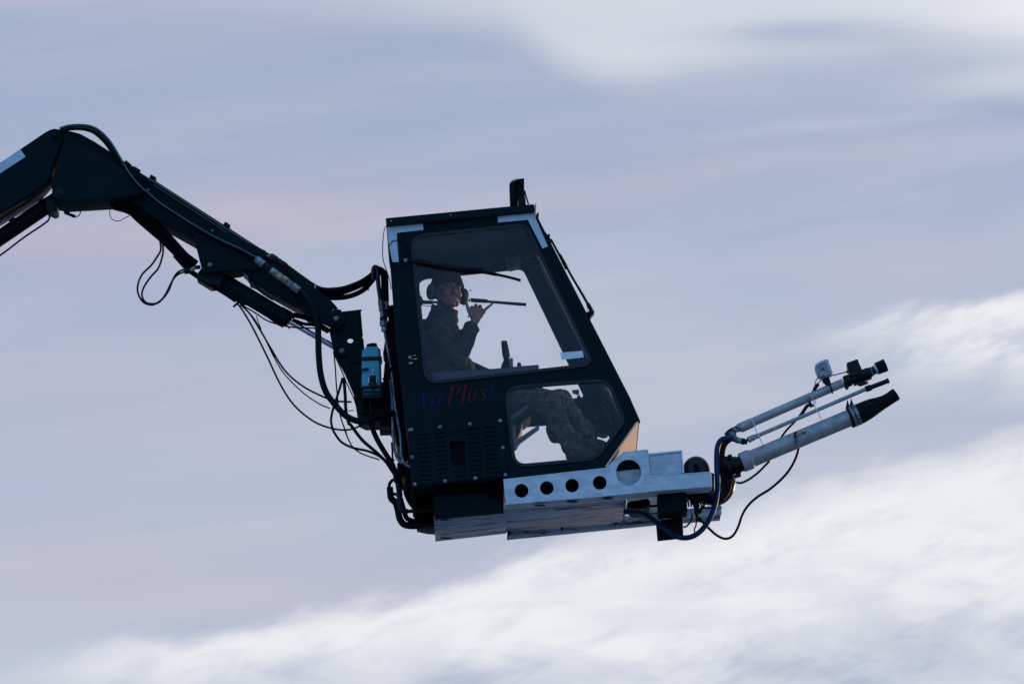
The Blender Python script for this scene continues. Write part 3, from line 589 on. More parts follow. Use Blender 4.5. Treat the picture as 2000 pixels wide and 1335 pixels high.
    for pts, r, lb in (
        (Z('C', (85, 340), (130, 400), (200, 520), (300, 720), (400, 930), (500, 1080), (640, 1195), (780, 1248), (900, 1255), (1000, 1218)), 1.9, 'lowest of the thin hoses draped below the jib, its belly hanging furthest down'),
        (Z('C', (110, 350), (180, 420), (250, 530), (320, 650), (430, 825), (560, 940), (720, 1022), (800, 1048), (915, 1055)), 1.9, 'topmost of the draped thin hoses, ending at the foot of the link plate'),
        (Z('C', (120, 360), (200, 440), (270, 560), (350, 725), (430, 855), (560, 985), (680, 1068), (760, 1102)), 1.3, 'thinnest draped hose between the topmost and the lowest ones'),
        (Z('C', (120, 355), (200, 400), (300, 465), (380, 492), (490, 515), (650, 522)), 1.5, 'thin hose running nearly level from the ram underside to the drop hose'),
        (Z('C', (225, 430), (240, 480), (260, 530)), 1.0, 'very short link of cable between two draped hoses below the ram'),
        (Z('C', (785, 690), (796, 800), (806, 950), (820, 1080), (840, 1180), (880, 1290)) + Z('D', (150, 270), (210, 400), (300, 470), (450, 522)), 1.4, 'thin hose dropping from the lower pin and bending to the hose tangle under the housing'),
        (Z('C', (850, 880), (822, 980), (785, 1090), (766, 1180), (775, 1240)) + Z('D', (60, 290), (120, 368), (220, 418), (360, 450), (480, 515), (560, 625)), 2.4, 'hose bulging furthest left in the tangle under the housing'),
        (Z('C', (858, 880), (868, 1000), (874, 1120), (895, 1210)) + Z('D', (200, 220), (300, 350), (420, 455), (520, 555), (580, 650)), 3.3, 'medium hose in the middle of the tangle under the housing'),
        (Z('D', (350, 150), (385, 240), (430, 345), (500, 465), (570, 580), (600, 720)), 5.2, 'thickest hose of the tangle running down to the rear coil'),
        (Z('D', (400, 190), (430, 245), (470, 272), (510, 280), (560, 265)), .9, 'fine wire looping under the black lug beside the steel pipes'),
        (Z('C', (890, 1120), (930, 1115)), 1.0, 'tiny cable end beside the foot of the link plate')):
        tag(MB().tube([(*p, .44) for p in pts], r, 8, 8).build('thin_hose', 'rubber'), lb, 'hose', gc)
    hose('hydraulic_hose', Z('D', (560, 10, .6), (640, 130, .6), (665, 250, .6), (668, 380, .6), (650, 480, .6), (625, 600, .6), (610, 720, .6)), 5.5, 'rubber', 'thick black hose behind the two bare pipes at the lower back of the cab')
    # coil and elbow at the lower rear
    c = circ(772.5, 950, 12.5, 14.5, 24)
    tag(MB().ringtube([U(x, y, .52) for x, y in c+c[:1]], 3.2*PX, 10).build('hose_loop', 'rubber'), 'upper black hose loop at the bottom back corner of the cab', 'hose')
    hose('hydraulic_hose', Z('D', (540, 760, .55), (550, 850, .55), (590, 895, .55), (610, 960, .55), (625, 1030, .55), (660, 1080, .55), (720, 1095, .55), (800, 1092, .55), (880, 1080, .55), (945, 1070, .55)), 6.6, 'rubber', 'thick black hose sweeping round the bottom back corner under the cab')
    hose('hydraulic_hose', Z('D', (640, 880, .6), (660, 950, .6), (690, 1030, .6), (780, 1060, .6), (900, 1055, .6)), 5, 'sleeve', 'ribbed black hose inside the thick one at the bottom back corner')
    hose('hydraulic_hose', Z('D', (690, 620, .62), (700, 700, .62), (690, 790, .62), (720, 870, .62), (760, 925, .62)), 8, 'rubber', 'short fat hose tucked against the lower back of the cab')
    t = thing('pipe_elbow', 'dull metal pipe elbow turning under the back corner of the cab', 'pipe elbow', U(782, 990, .44))
    MB().lathe(Z('D', (610, 722, .44))[0], Z('D', (622, 805, .44))[0], [(0, 4.6), (.05, 5.4), (.95, 5.4), (1, 4.8)]).build('ferrule', 'dark_paint_worn', t)
    MB().lathe(Z('D', (620, 805, .44))[0], Z('D', (632, 895, .44))[0], [(0, 5), (.05, 6.4), (.4, 6.4), (.42, 5), (.5, 5), (.52, 6.6), (.9, 6.6), (1, 5)], 8).build('nut', 'dark_paint_worn', t, 20)
    MB().tube(Z('D', (632, 890, .44), (634, 930, .44), (645, 955, .44), (665, 970, .44), (695, 972, .44)), 5.6, 12).build('bend', 'dark_paint_worn', t)
    MB().lathe(Z('D', (690, 970, .44))[0], Z('D', (925, 952, .44))[0], [(0, 4.6), (.04, 4.6), (.04, 3.6), (1, 3.6)]).build('straight_pipe', 'dark_paint_worn', t)
    tag(MB().tube(Z('D', (556, 370, .40), (562, 440, .40), (565, 510, .40), (580, 530, .40)), 2.0, 6).build('chain', 'black_steel'), 'short dark chain hanging beside the bare steel pipes', 'chain')
hoses()
# ------------------------------------------------------------------ operator cab
CW = 1.18
def cab():
    t = thing('operator_cab', 'dark boxy glazed operator cab with slanted front hanging in the sky', 'cab', U(985, 940, CW/2))
    body = [(756, 438), (1040, 411), (1157, 645), (1222, 768), (1246, 821), (1183, 912), (985, 935), (805, 948), (797, 859), (788, 793), (772, 639), (764, 546)]
    upw = rnd([(802, 462), (1026, 436), (1160, 704), (1110, 722), (832, 748)], [26, 14, 26, 10, 26], 7)
    upw = rnd([(801, 459), (1028, 436), (1161, 713), (831, 750)], [30, 18, 26, 26], 7)
    low = rnd([(985, 755), (1188, 739), (1222, 822), (1165, 897), (1003, 912)], [30, 26, 14, 20, 28], 7)
    lou = Z('K', (85, 630), (1120, 560), (1165, 1170), (150, 1262))
    MB().plate(body, 0, .035, holes=[upw, low, offs(lou, 7)], bev=.003).build('side_panel', 'dark_paint', t)
    upf = offs(upw, 5); lof = offs(low, 5)
    # the far side mirrors the near one: same outline in X and Z, further back
    def far(poly, Yf):
        o = []
        for p in poly:
            w = U(p[0], p[1], 0); w.y = Yf; d = w-CAMP; k = d.dot(FW); o.append((1000+FPX*d.dot(RT)/k, 667.5-FPX*d.dot(UP)/k))
        return o
    YF = CW-.035
    MB().plate(far(body, YF), YF, CW, holes=[far(upf, YF), far(lof, YF)], bev=.003).build('side_panel', 'interior_paint', t)
    for nm, w0, Y0, Y1, fn, mt in (('window_seal', upw, -.010, .012, 0, 'rubber_shiny'), ('window_seal', low, -.010, .012, 0, 'rubber_shiny'), ('window_seal', upf, YF-.01, YF+.02, 1, 'rubber_shiny'), ('window_seal', lof, YF-.01, YF+.02, 1, 'rubber_shiny')):
        q = [far(w0, Y0), far(offs(w0, 6), Y0)] if fn else [offs(w0, -1.5), offs(w0, 5.5)]
        MB().plate(q[0], Y0, Y1, holes=[q[1]], bev=.003).build(nm, mt, t)
    for w0, fn in ((upw, 0), (low, 0), (upf, 1), (lof, 1)):
        q = far(offs(w0, 3), YF) if fn else offs(w0, 3)
        y = YF+.006 if fn else .004
        MB().plate(q, y, y+.004).build('window_pane', 'glass', t)
    # roof
    m = MB(); m.plate(rnd([(753, 425.7), (1042.7, 398), (1045, 411), (1041, 414), (756, 441)], [2, 3, 0, 0, 0]), -.035, CW+.035, bev=.006); m.build('roof', 'dark_paint', t)
    m = MB(); m.plate([(756, 437.5), (1040, 410.5), (1041, 413.5), (756.5, 440.5)], -.04, -.03); m.build('roof_gutter', 'black_steel', t)
    for x, y in Z('E', (190, 441), (690, 392)): MB().ybolt(x, y, -.035, 2.0, .012).build('roof_screw', 'zinc', t)
    m = MB(); m.plate(Z('E', (1383, 330), (1410, 275), (1408, 400), (1400, 410)), -.02, .0); m.build('roof_corner', 'sunset_tint_plate', t)  # tan colour stands for the warm sunlit edge of the roof
    # rear wall
    m = MB(); m.plate([(756.5, 441), (764, 546), (772, 639), (788, 793), (797, 859), (804, 946), (812, 945), (805, 859), (796, 793), (780, 639), (772, 546), (765, 441)], .036, YF-.001); m.build('rear_wall', 'interior_paint', t)
    # front: frame with windscreen
    fl = [(1042, 411), (1076, 477), (1162, 645), (1229, 776), (1249, 821.7)]
    fin = [(1034, 411.5), (1068, 481), (1153, 646), (1220, 778), (1240, 819)]
    for a, b in ((.0, .075), (YF-.04, CW)):
        q = [(p[0]+(1.5 if a == 0 else 0), p[1]) for p in fl]+fin[::-1]; lab = MB().plate(q if a == 0 else far(q, a-.004), a-.004, b); lab.build('front_pillar', 'dark_paint', t)
    MB().plate(far([(1056, 444), (1161, 648), (1157, 650), (1052, 446)], .80), .80, 1.135).build('sky_slit_cover', 'grey_plastic', t)  # grey strips added to cover the bright slit of sky by the pillar
    MB().plate(far([(1161, 649), (1226, 778), (1222, 780), (1157, 651)], .80), .80, 1.135).build('sky_slit_cover', 'grey_plastic', t)
    MB().plate([(1042, 412), (1053, 433), (1046, 438), (1035, 415)], .076, YF-.041).build('front_crossbar', 'dark_paint', t)
    MB().plate([(1229, 777), (1248.5, 822), (1240, 824), (1221, 780)], .076, YF-.041).build('front_crossbar', 'dark_paint', t)
    MB().plate([(1052, 434), (1229, 777), (1226.5, 779), (1049.5, 436)], .076, YF-.041).build('windscreen', 'glass', t)
    MB().plate([(1247, 822.5), (1185, 911), (1182, 909.5), (1242, 824)], -.004, CW).build('chin_panel', 'sunset_tint_plate', t, label='sloping panel under the cab nose in low sun, its orange partly painted in')
    # floor
    m = MB(); m.plate([(806, 940), (1183, 906), (1183, 911), (985, 934), (806, 947)], .036, YF-.001); m.build('floor', 'black_steel', t)
    m = MB(); m.plate([(848, 944), (985, 934), (984, 990), (981, 975), (848, 985)], .25, .95, bev=.004); m.build('underfloor_box', 'black_steel', t)
    m = MB(); m.plate(Z('D', (740, 750), (765, 880), (765, 930), (745, 935), (735, 800)), .25, .6, bev=.003); m.build('floor_bracket', 'black_steel', t)
    m = MB(); m.plate(Z('D', (745, 770), (920, 750), (920, 930), (765, 945)), .55, .95, bev=.003); m.plate(Z('D', (765, 985), (922, 975), (930, 1085), (860, 1080), (770, 1060)), .6, .95, bev=.003); m.build('rear_crossmember', 'black_steel', t)
    for x, y in Z('D', (950, 822), (1030, 780), (1075, 775), (1152, 800), (1350, 782)): MB().ybolt(x, y, .245, 2.2, .012).build('floor_bolt', 'dark_paint_worn', t)
    MB().plate(Z('D', (922, 835), (1395, 815), (1400, 860), (1520, 868), (1530, 974), (928, 1033)), .16, .22, bev=.003).build('skirt_plate', 'dark_paint', t)
    # louvre panel
    slots = []
    for c in range(5):
        for r_ in range(12):
            if c == 2 and 1 <= r_ <= 8: continue
            x = 190+c*182+r_*3.9+ (0 if c < 3 else -2); y = 716 - c*20 + r_*49
            if c == 2 and r_ == 0: y += 0
            slots.append(Z('K', (x, y), (x+128, y-11), (x+129, y-2), (x+1, y+9)))
    gr = Z('K', (548, 797), (706, 788), (718, 1042), (566, 1053))
    lk = MB(); lk.plate(lou, -.014, -.003, holes=slots+[gr], bev=.001); pn = lk.build('louvre_panel', 'dark_paint', t)
    m = MB(); m.plate(Z('K', (170, 650), (1100, 600), (1130, 1150), (200, 1230)), .05, .06); m.build('vent_backing', 'rubber', t)
    # wire mesh in the grille opening
    m = MB(); n = 7
    for i in range(-8, 20):
        for sgn in (1, -1):
            pts = []
            x0 = 548+i*22
            for k in range(0, 25):
                y = 800+k*10.4; x = x0+(sgn*(y-925))*.55 + (k*.45)
                if 550+(y-797)*.06 < x < 704+(y-797)*.05: pts.append((x, y))
            if len(pts) > 1: m.tube([(*p, -.006 if sgn > 0 else -.0045) for p in Z('K', pts[0], pts[-1])], .28, 4, smooth=False)
    m.build('grille_mesh', 'black_steel', pn)
    MB().plate(Z('K', (548, 680), (672, 672), (672, 702), (552, 710)), -.017, -.013).build('latch', 'rubber', pn)
    for x, y in Z('K', (130, 660), (440, 632), (766, 598), (1096, 562), (1125, 858), (1153, 1150), (825, 1184), (497, 1217), (166, 1252), (138, 957), (108, 664)):
        b = MB(); b.ybolt(x, y, -.014, 3.6, .004, 20, False); b.ybolt(x, y, -.018, 2.6, .009, 20); b.build('panel_bolt', 'zinc', t)
    for x, y in Z('K', (525, 790), (718, 778), (565, 1028), (747, 1022)): MB().ybolt(x, y, -.014, 2.2, .006).build('grille_screw', 'dark_paint_worn', t)
    for x, y in Z('E', (335, 1000), (265, 1157), (290, 538)) + [(797, 740), (797, 620)]: MB().ybolt(x, y, 0, 1.3, .004).build('rivet', 'dark_paint_worn', t)
    # tapes
    MB().plate(Z('E', (155, 487), (455, 445), (460, 512), (235, 537), (253, 780), (200, 783), (170, 640)), -.003, .0015).build('reflective_tape', 'tape', t, label='L shaped pale tape at the upper rear corner of the cab side')
    MB().plate(Z('E', (1086, 380), (1378, 352), (1507, 650), (1463, 668), (1340, 427), (1088, 450)), -.007, -.004).build('reflective_tape', 'tape', t, label='bent pale tape at the upper front corner of the cab side')
    MB().plate([(1094, 688.5), (1138, 684.5), (1140, 697.5), (1097, 702)], .001, .0035).build('window_label', 'label_white', t)
    # black sticker with tiny marks
    st = MB().plate([(793, 684), (814.5, 682), (817, 712), (795, 715)], -.003, .001).build('sticker', 'rubber', t)
    m = MB(); c = circ(800.6, 697.2, 2.6, n=14); m.plate(c, -.005, -.003, holes=[circ(800.6, 697.2, 1.6, n=14)])
    for q in (((806, 693.5), (807.2, 693.3), (807.3, 694.5), (806.1, 694.7)), ((809, 693), (811.5, 692.8), (811.6, 693.7), (809.1, 693.9)), ((805.5, 700.5), (807, 700.3), (807, 701.5), (805.6, 701.8)), ((808.5, 700.2), (814.5, 699.6), (814.6, 700.6), (808.6, 701.2)), ((798, 707.4), (806, 706.8), (806.1, 707.7), (798.1, 708.2)), ((799.5, 709.6), (804.6, 709.2), (804.7, 710), (799.6, 710.4))):
        m.plate(list(q), -.005, -.003)
    m.build('sticker_print', 'label_white', st)
    # lettering
    def stroke(m, k, x0, pts, w, sh=.24):
        b0 = 442; yy = lambda x: b0-(x-165)*.137
        P = [Vector((x0+p[0]+sh*p[1], p[1])) for p in pts]; n_ = len(P); Lf = []; Rt = []
        for i in range(n_):
            d = (P[min(i+1, n_-1)]-P[max(i-1, 0)]).normalized(); nn = Vector((-d.y, d.x)); ww = (w[i] if isinstance(w, list) else w)/2
            Lf.append(P[i]+nn*ww); Rt.append(P[i]-nn*ww)
        poly = [(q.x, yy(q.x)-q.y) for q in Lf+Rt[::-1]]
        m.plate(Z('K', *poly), -.0035-k*.00015, .001)
    k = [0]
    def S(m, x0, pts, w, sh=.24): k[0] += 1; stroke(m, k[0] % 7, x0, pts, w, sh)
    m = MB()
    S(m, 168, [(0, 0), (48, 178)], 9); S(m, 168, [(46, 178), (98, 0)], 24); S(m, 168, [(14, 58), (84, 58)], 9); S(m, 168, [(-16, 3), (24, 3)], 7); S(m, 168, [(72, 3), (124, 3)], 7)
    S(m, 335, [(10, 2), (10, 112)], 20); S(m, 335, [(6, 138), (6, 158)], 20); S(m, 335, [(-8, 3), (30, 3)], 7); S(m, 335, [(-8, 110), (14, 110)], 8)
    S(m, 412, [(10, 2), (10, 114)], 20); S(m, 412, [(10, 78), (24, 104), (50, 108)], [6, 14, 20]); S(m, 412, [(-8, 3), (32, 3)], 7); S(m, 412, [(-8, 112), (14, 112)], 8)
    m.build('blue_letters', 'blue_letter', t, label='blue letters reading Air')
    m = MB()
    S(m, 520, [(14, 0), (14, 194)], 32); S(m, 520, [(10, 190), (62, 190), (92, 174), (98, 146), (88, 116), (60, 100), (20, 98)], [12, 14, 26, 32, 26, 14, 12]); S(m, 520, [(-12, 4), (44, 4)], 9); S(m, 520, [(-12, 191), (14, 191)], 9)
    S(m, 665, [(12, 2), (12, 196)], 28); S(m, 665, [(-8, 4), (34, 4)], 9); S(m, 665, [(-8, 194), (12, 194)], 8)
    S(m, 735, [(6, 118), (6, 40), (16, 10), (40, 8), (62, 28)], [22, 24, 24, 16, 8]); S(m, 735, [(72, 118), (72, 2)], 25); S(m, 735, [(-10, 118), (8, 118)], 8); S(m, 735, [(70, 4), (92, 4)], 8)
    S(m, 862, [(66, 92), (56, 112), (30, 114), (12, 98), (22, 74), (52, 54), (62, 30), (44, 8), (16, 6), (0, 28)], [10, 12, 14, 20, 24, 24, 20, 14, 12, 10])
    m.build('red_letters', 'red_letter', t, label='red letters reading Plus')
    m = MB(); S(m, 975, [(12, 56), (16, 196)], [8, 24]); S(m, 975, [(10, 4), (10, 26)], 22); m.build('blue_letters', 'blue_letter', t, label='blue exclamation mark')
    # side wiper (near) and its twin on the far side
    def wiper(Y, dxx, dyy, nm):
        f = lambda *p: [(x+dxx, y+dyy, Y+(q[0] if q else 0)) for x, y, *q in p]
        F2 = lambda *p: [(x+dxx, y+dyy, *z) for x, y, *z in Z('F', *p)]
        w = MB(); w.tube([(*q, Y) for q in F2((60, 148), (150, 152), (300, 178), (430, 200), (560, 222), (640, 236))], [2.4]*8+[3.4]*18+[2.4]*5, 8)
        w.tube([(*q, Y-.004) for q in F2((130, 126), (300, 160), (430, 182), (560, 205), (700, 225), (815, 224))], 1.1, 6); w.tube([(*q, Y-.004) for q in F2((815, 222), (828, 240))], 1.6, 6, smooth=False)
        o = w.build('wiper_arm', 'black_plastic', t)
        w = MB(); w.tube([(*q, Y+.004) for q in F2((540, 216), (700, 240), (860, 266), (1060, 305), (1215, 345))], [3.6]*8+[3.3]*8+[2.7]*9, 8); w.plate([(x, y) for x, y in F2((1180, 328), (1218, 334), (1216, 356), (1178, 348))], Y-.006, Y+.006); w.build('wiper_blade', 'rubber', o)
        w = MB(); w.ybolt(*F2((64, 150))[0], Y+.008, 4.2, .022); w.build('wiper_pivot', 'zinc', o)
    wiper(-.03, 0, 0, 'n')
    # far wiper
    w = MB(); w.plate(Z('F', (710, 522), (885, 535), (885, 545), (1272, 572), (1272, 600), (1195, 596), (880, 568), (870, 570), (720, 562), (715, 540)), CW+.02, CW+.03); w.plate(Z('F', (185, 498), (220, 500), (240, 545), (340, 548), (340, 578), (236, 578), (218, 606), (190, 600)), CW+.02, CW+.04); o = w.build('wiper_arm', 'black_plastic', t)
    MB().tube(Z('F', (340, 565, CW+.025), (520, 560, CW+.025), (712, 545, CW+.025)), 2.6, 6).tube(Z('F', (220, 590, CW+.02), (270, 602, CW+.02), (340, 596, CW+.02)), .7, 5).build('wiper_link', 'black_plastic', o)
    # front wiper
    w = MB(); w.tube(Z('N', (215, 290, .3), (300, 430, .3), (385, 580, .3), (470, 735, .3), (580, 920, .3), (660, 1060, .3), (700, 1130, .3)), [1.6]*8+[3]*6+[2.4]*8+[2.6]*8+[4.2]*7, 8); o = w.build('wiper_arm', 'black_plastic', t, label='long wiper on the slanted windscreen')
    MB().tube(Z('N', (220, 290, .32), (300, 440, .32), (385, 610, .32), (400, 640, .32)), 2.3, 8).build('wiper_blade', 'rubber', o)
    w = MB(); w.plate(Z('N', (640, 1150), (700, 1120), (735, 1130), (730, 1165), (700, 1190), (690, 1215), (665, 1200)), .27, .34, bev=.004); w.build('wiper_pivot', 'black_steel', o)
    MB().tube(Z('N', (655, 1085, .28), (645, 1110, .28), (660, 1145, .28)), .5, 5).build('washer_tube', 'rubber', o)
    w = MB(); w.ybolt(*Z('N', (195, 245))[0], .2, 2.6, .03); w.tube(Z('N', (170, 250, .2), (200, 245, .2)), 1.6, 6); w.plate(Z('N', (120, 180), (150, 195), (225, 290), (205, 290)), .1, .3); w.build('top_hinge', 'black_steel', t)
    # wires on the rear corner
    MB().tube(Z('E', (150, 478, .02), (130, 520, .02), (118, 650, .02), (122, 760, .02), (150, 850, .02), (175, 930, .02), (190, 1010, .02)), .9, 6).build('rear_wire', 'rubber', t)
    MB().tube(Z('E', (205, 900, -.006), (200, 800, -.008), (175, 720, -.01), (172, 650, -.01), (200, 608, -.01), (245, 600, -.01), (290, 620, -.01), (330, 670, -.01), (345, 740, -.01)), .9, 6).build('side_wire', 'rubber', t)
    # roof lamp bracket
    m = MB(); m.plate(Z('E', (1190, 306), (1183, 125), (1205, 95), (1262, 77), (1266, 95), (1230, 110), (1228, 300)), .34, .50, bev=.003); rb = m.build('roof_mast', 'black_steel', t, label='upright black mast on the front of the roof')
    m = MB(); m.plate(Z('E', (1218, 300), (1222, 130), (1262, 82), (1308, 77), (1310, 195), (1316, 240), (1258, 238), (1256, 300)), .40, .46, bev=.003); m.build('mast_cheek', 'black_steel', rb)
    m = MB(); m.plate(Z('E', (1258, 236), (1318, 236), (1324, 298), (1258, 300)), .36, .50, bev=.003); m.build('mast_foot', 'dark_paint_worn', rb)
    m = MB(); m.tube(Z('E', (1310, 180, .44), (1328, 245, .44), (1345, 295, .44)), 1.6, 6); m.build('mast_stay', 'black_steel', rb)
    b = MB(); b.ybolt(*Z('E', (1273, 118))[0], .40, 2.4, .012); b.ybolt(*Z('E', (1250, 175))[0], .40, 1.4, .01); b.ybolt(*Z('E', (1243, 128))[0], .40, 1.3, .01); b.build('mast_bolt', 'dark_paint_worn', rb)
    m = MB()
    for i in range(6): x = 1200+i*11; y = 108-i*4.6; m.plate(Z('E', (x, y-3), (x+6, y-6), (x+7, y), (x+1, y+3)), .330, .3385)
    m.build('mast_slots', 'label_white', rb)
    m = MB(); m.plate(Z('E', (1405, 400), (1420, 362), (1433, 370), (1425, 425), (1412, 418)), .2, .3, bev=.002); m.build('front_hook', 'black_steel', t)
    # interior equipment on the far front corner
    m = MB(); m.plate(Z('E', (1165, 752), (1278, 718), (1278, 795), (1195, 822), (1172, 815)), .95, 1.10, bev=.004); m.build('heater_box', 'grey_plastic', t, label='pale grey box in the upper front corner inside the cab')
    m = MB(); m.plate(Z('E', (1150, 740), (1168, 735), (1175, 815), (1155, 790)), .96, 1.05); m.tube(Z('E', (1150, 760, .95), (1170, 770, .95), (1190, 800, .95)), 1, 6); m.build('heater_bracket', 'grey_plastic', t)
    m = MB(); m.tube(Z('E', (1290, 540, 1.0), (1285, 620, 1.0), (1295, 700, 1.0), (1320, 745, 1.0), (1345, 740, 1.0), (1360, 700, 1.0), (1385, 720, 1.0), (1400, 690, 1.0)), 2.0, 6); m.tube(Z('E', (1340, 740, 1.02), (1380, 700, 1.02), (1415, 690, 1.02)), 2.6, 6); m.build('inner_cables', 'grey_plastic', t)
cab()
# ------------------------------------------------------------------ inside the cab: console, stick, seat, pedals
def interior():
    c = thing('control_console', 'flat grey arm console in front of the operator carrying a joystick', 'console', U(950, 735, .8))
    m = MB(); m.plate(Z('F', (330, 1260), (840, 1238), (1010, 1222), (1180, 1205), (1395, 1188), (1403, 1245), (1395, 1275), (840, 1330), (330, 1350)), .30, .60, bev=.006); m.build('console_top', 'console', c)
    m = MB(); m.ybolt(*Z('F', (1200, 1196))[0], .42, 4, .05); m.plate(Z('F', (1180, 1205), (1188, 1192), (1218, 1188), (1226, 1202)), .34, .42, bev=.004); m.build('console_knob', 'black_plastic', c)
    j = thing('joystick', 'black joystick with a thin red stripe standing on the console', 'joystick', U(990, 718, .45))
    m = MB(); m.tube(Z('F', (1072, 1140, .45), (1062, 1080, .45), (1055, 1010, .45), (1052, 965, .45), (1052, 950, .45)), [5.5]*4+[6.2]*10+[6.2]*5+[5.8]*3+[5, 4, 2.5], 12); m.build('grip', 'black_plastic', j)
    m = MB(); m.tube(Z('F', (1082, 990, .44), (1092, 1040, .44), (1100, 1090, .44), (1104, 1118, .44)), 1.4, 8); m.build('trigger', 'red_plastic', j)
    m = MB(); m.lathe(Z('F', (1083, 1225, .45))[0], Z('F', (1078, 1130, .45))[0], [(0, 13), (.3, 11), (.35, 12), (.5, 9), (.55, 10), (.7, 7.5), (1, 6)]); m.build('boot', 'rubber', j)
    m = MB(); m.plate(Z('F', (1098, 1128), (1130, 1118), (1140, 1135), (1138, 1212), (1110, 1215), (1100, 1170)), .40, .46, bev=.003); m.build('hand_rest', 'grey_plastic', j)
    s = thing('operator_chair', 'worn operator chair with grey side bars, mostly hidden behind the operator', 'chair', U(900, 850, .6))
    m = MB(); m.plate(rnd([(818, 624), (832, 620), (846, 700), (850, 770), (832, 776), (822, 700)], 5), .40, .82, bev=.02); m.build('backrest', 'seat_fabric', s)
    m = MB(); m.plate(rnd([(850, 770), (1030, 770), (1038, 800), (1020, 815), (860, 810)], 8), .38, .84, bev=.02); m.build('cushion', 'seat_fabric', s)
    m = MB(); m.plate(rnd(Z('M', (120, 560), (380, 545), (385, 640), (372, 750), (330, 850), (300, 890), (200, 890), (120, 800)), 4), .45, .80, bev=.01); m.build('seat_base', 'seat_vinyl', s)
    m = MB(); m.plate(Z('M', (100, 690), (215, 598), (395, 470), (440, 438), (450, 482), (390, 535), (240, 645), (100, 740)), .34, .37, bev=.003); m.build('side_bar', 'grey_plastic', s, label='upper grey side bar of the seat')
    m = MB(); m.plate(Z('M', (200, 950), (310, 878), (500, 750), (590, 690), (592, 745), (310, 955), (210, 1020)), .40, .43, bev=.003); m.build('side_bar', 'grey_plastic', s, label='lower grey side bar of the seat')
    m = MB(); m.plate(Z('M', (180, 712), (300, 700), (306, 958), (215, 1010), (180, 900)), .30, .32, bev=.002); sl_ = m.build('slotted_plate', 'grey_plastic', s)
    m = MB()
    for y in (735, 765, 795, 910): m.plate(Z('M', (235, y), (258, y-2), (258, y+3), (235, y+5)), .297, .302)
    m.build('plate_slots', 'black_steel', sl_)
    m = MB(); m.plate(Z('M', (150, 250), (640, 215), (560, 330), (440, 430), (215, 585), (150, 600)), .86, .95, bev=.01); m.build('armrest_box', 'console', s)
    p = thing('pedal_box', 'dark pedal housing in the nose of the cab beyond the boots', 'pedal unit', U(1165, 840, .9))
    m = MB(); m.plate(Z('M', (1110, 405), (1180, 350), (1260, 360), (1400, 420), (1500, 560), (1500, 740), (1455, 755), (1440, 790), (1385, 800), (1330, 780), (1275, 800), (1200, 660), (1140, 520)), .92, 1.10, bev=.01); m.build('pedal_cover', 'rubber', p)
    m = MB(); m.plate(Z('M', (1060, 335), (1105, 330), (1110, 420), (1150, 560), (1240, 690), (1220, 690), (1130, 580), (1070, 430)), .80, .84, bev=.004); m.build('pedal_lever', 'black_steel', p)
    m = MB(); m.tube(Z('M', (1430, 550, .9), (1465, 600, .9), (1480, 680, .9)), 1.6, 6); m.tube(Z('M', (1180, 620, .79), (1215, 665, .79), (1235, 692, .79)), 1.4, 6); m.build('cable_run', 'grey_plastic', p)
    for q in ((1290, 612), (1390, 400), (1530, 760)): MB().ybolt(*Z('M', q)[0], .90, 1.4, .008).build('screw', 'label_white', p)
    l = thing('warning_tag', 'small reddish label plate on a thin stalk beside the knee', 'label', U(1125, 770, .9))
    MB().plate(Z('M', (1000, 262), (1085, 255), (1090, 330), (1005, 300)), .89, .90).build('label_plate', 'red_tag' if 'red_tag' in M else 'seat_vinyl', l)
    MB().plate(Z('M', (1088, 330), (1104, 330), (1108, 390), (1092, 390)), .89, .90).build('stalk', 'black_steel', l)
mat('red_tag', (.17, .03, .07), .5, var=(.10, .03, .08), vs=60, lo=.45, hi=.55)
interior()
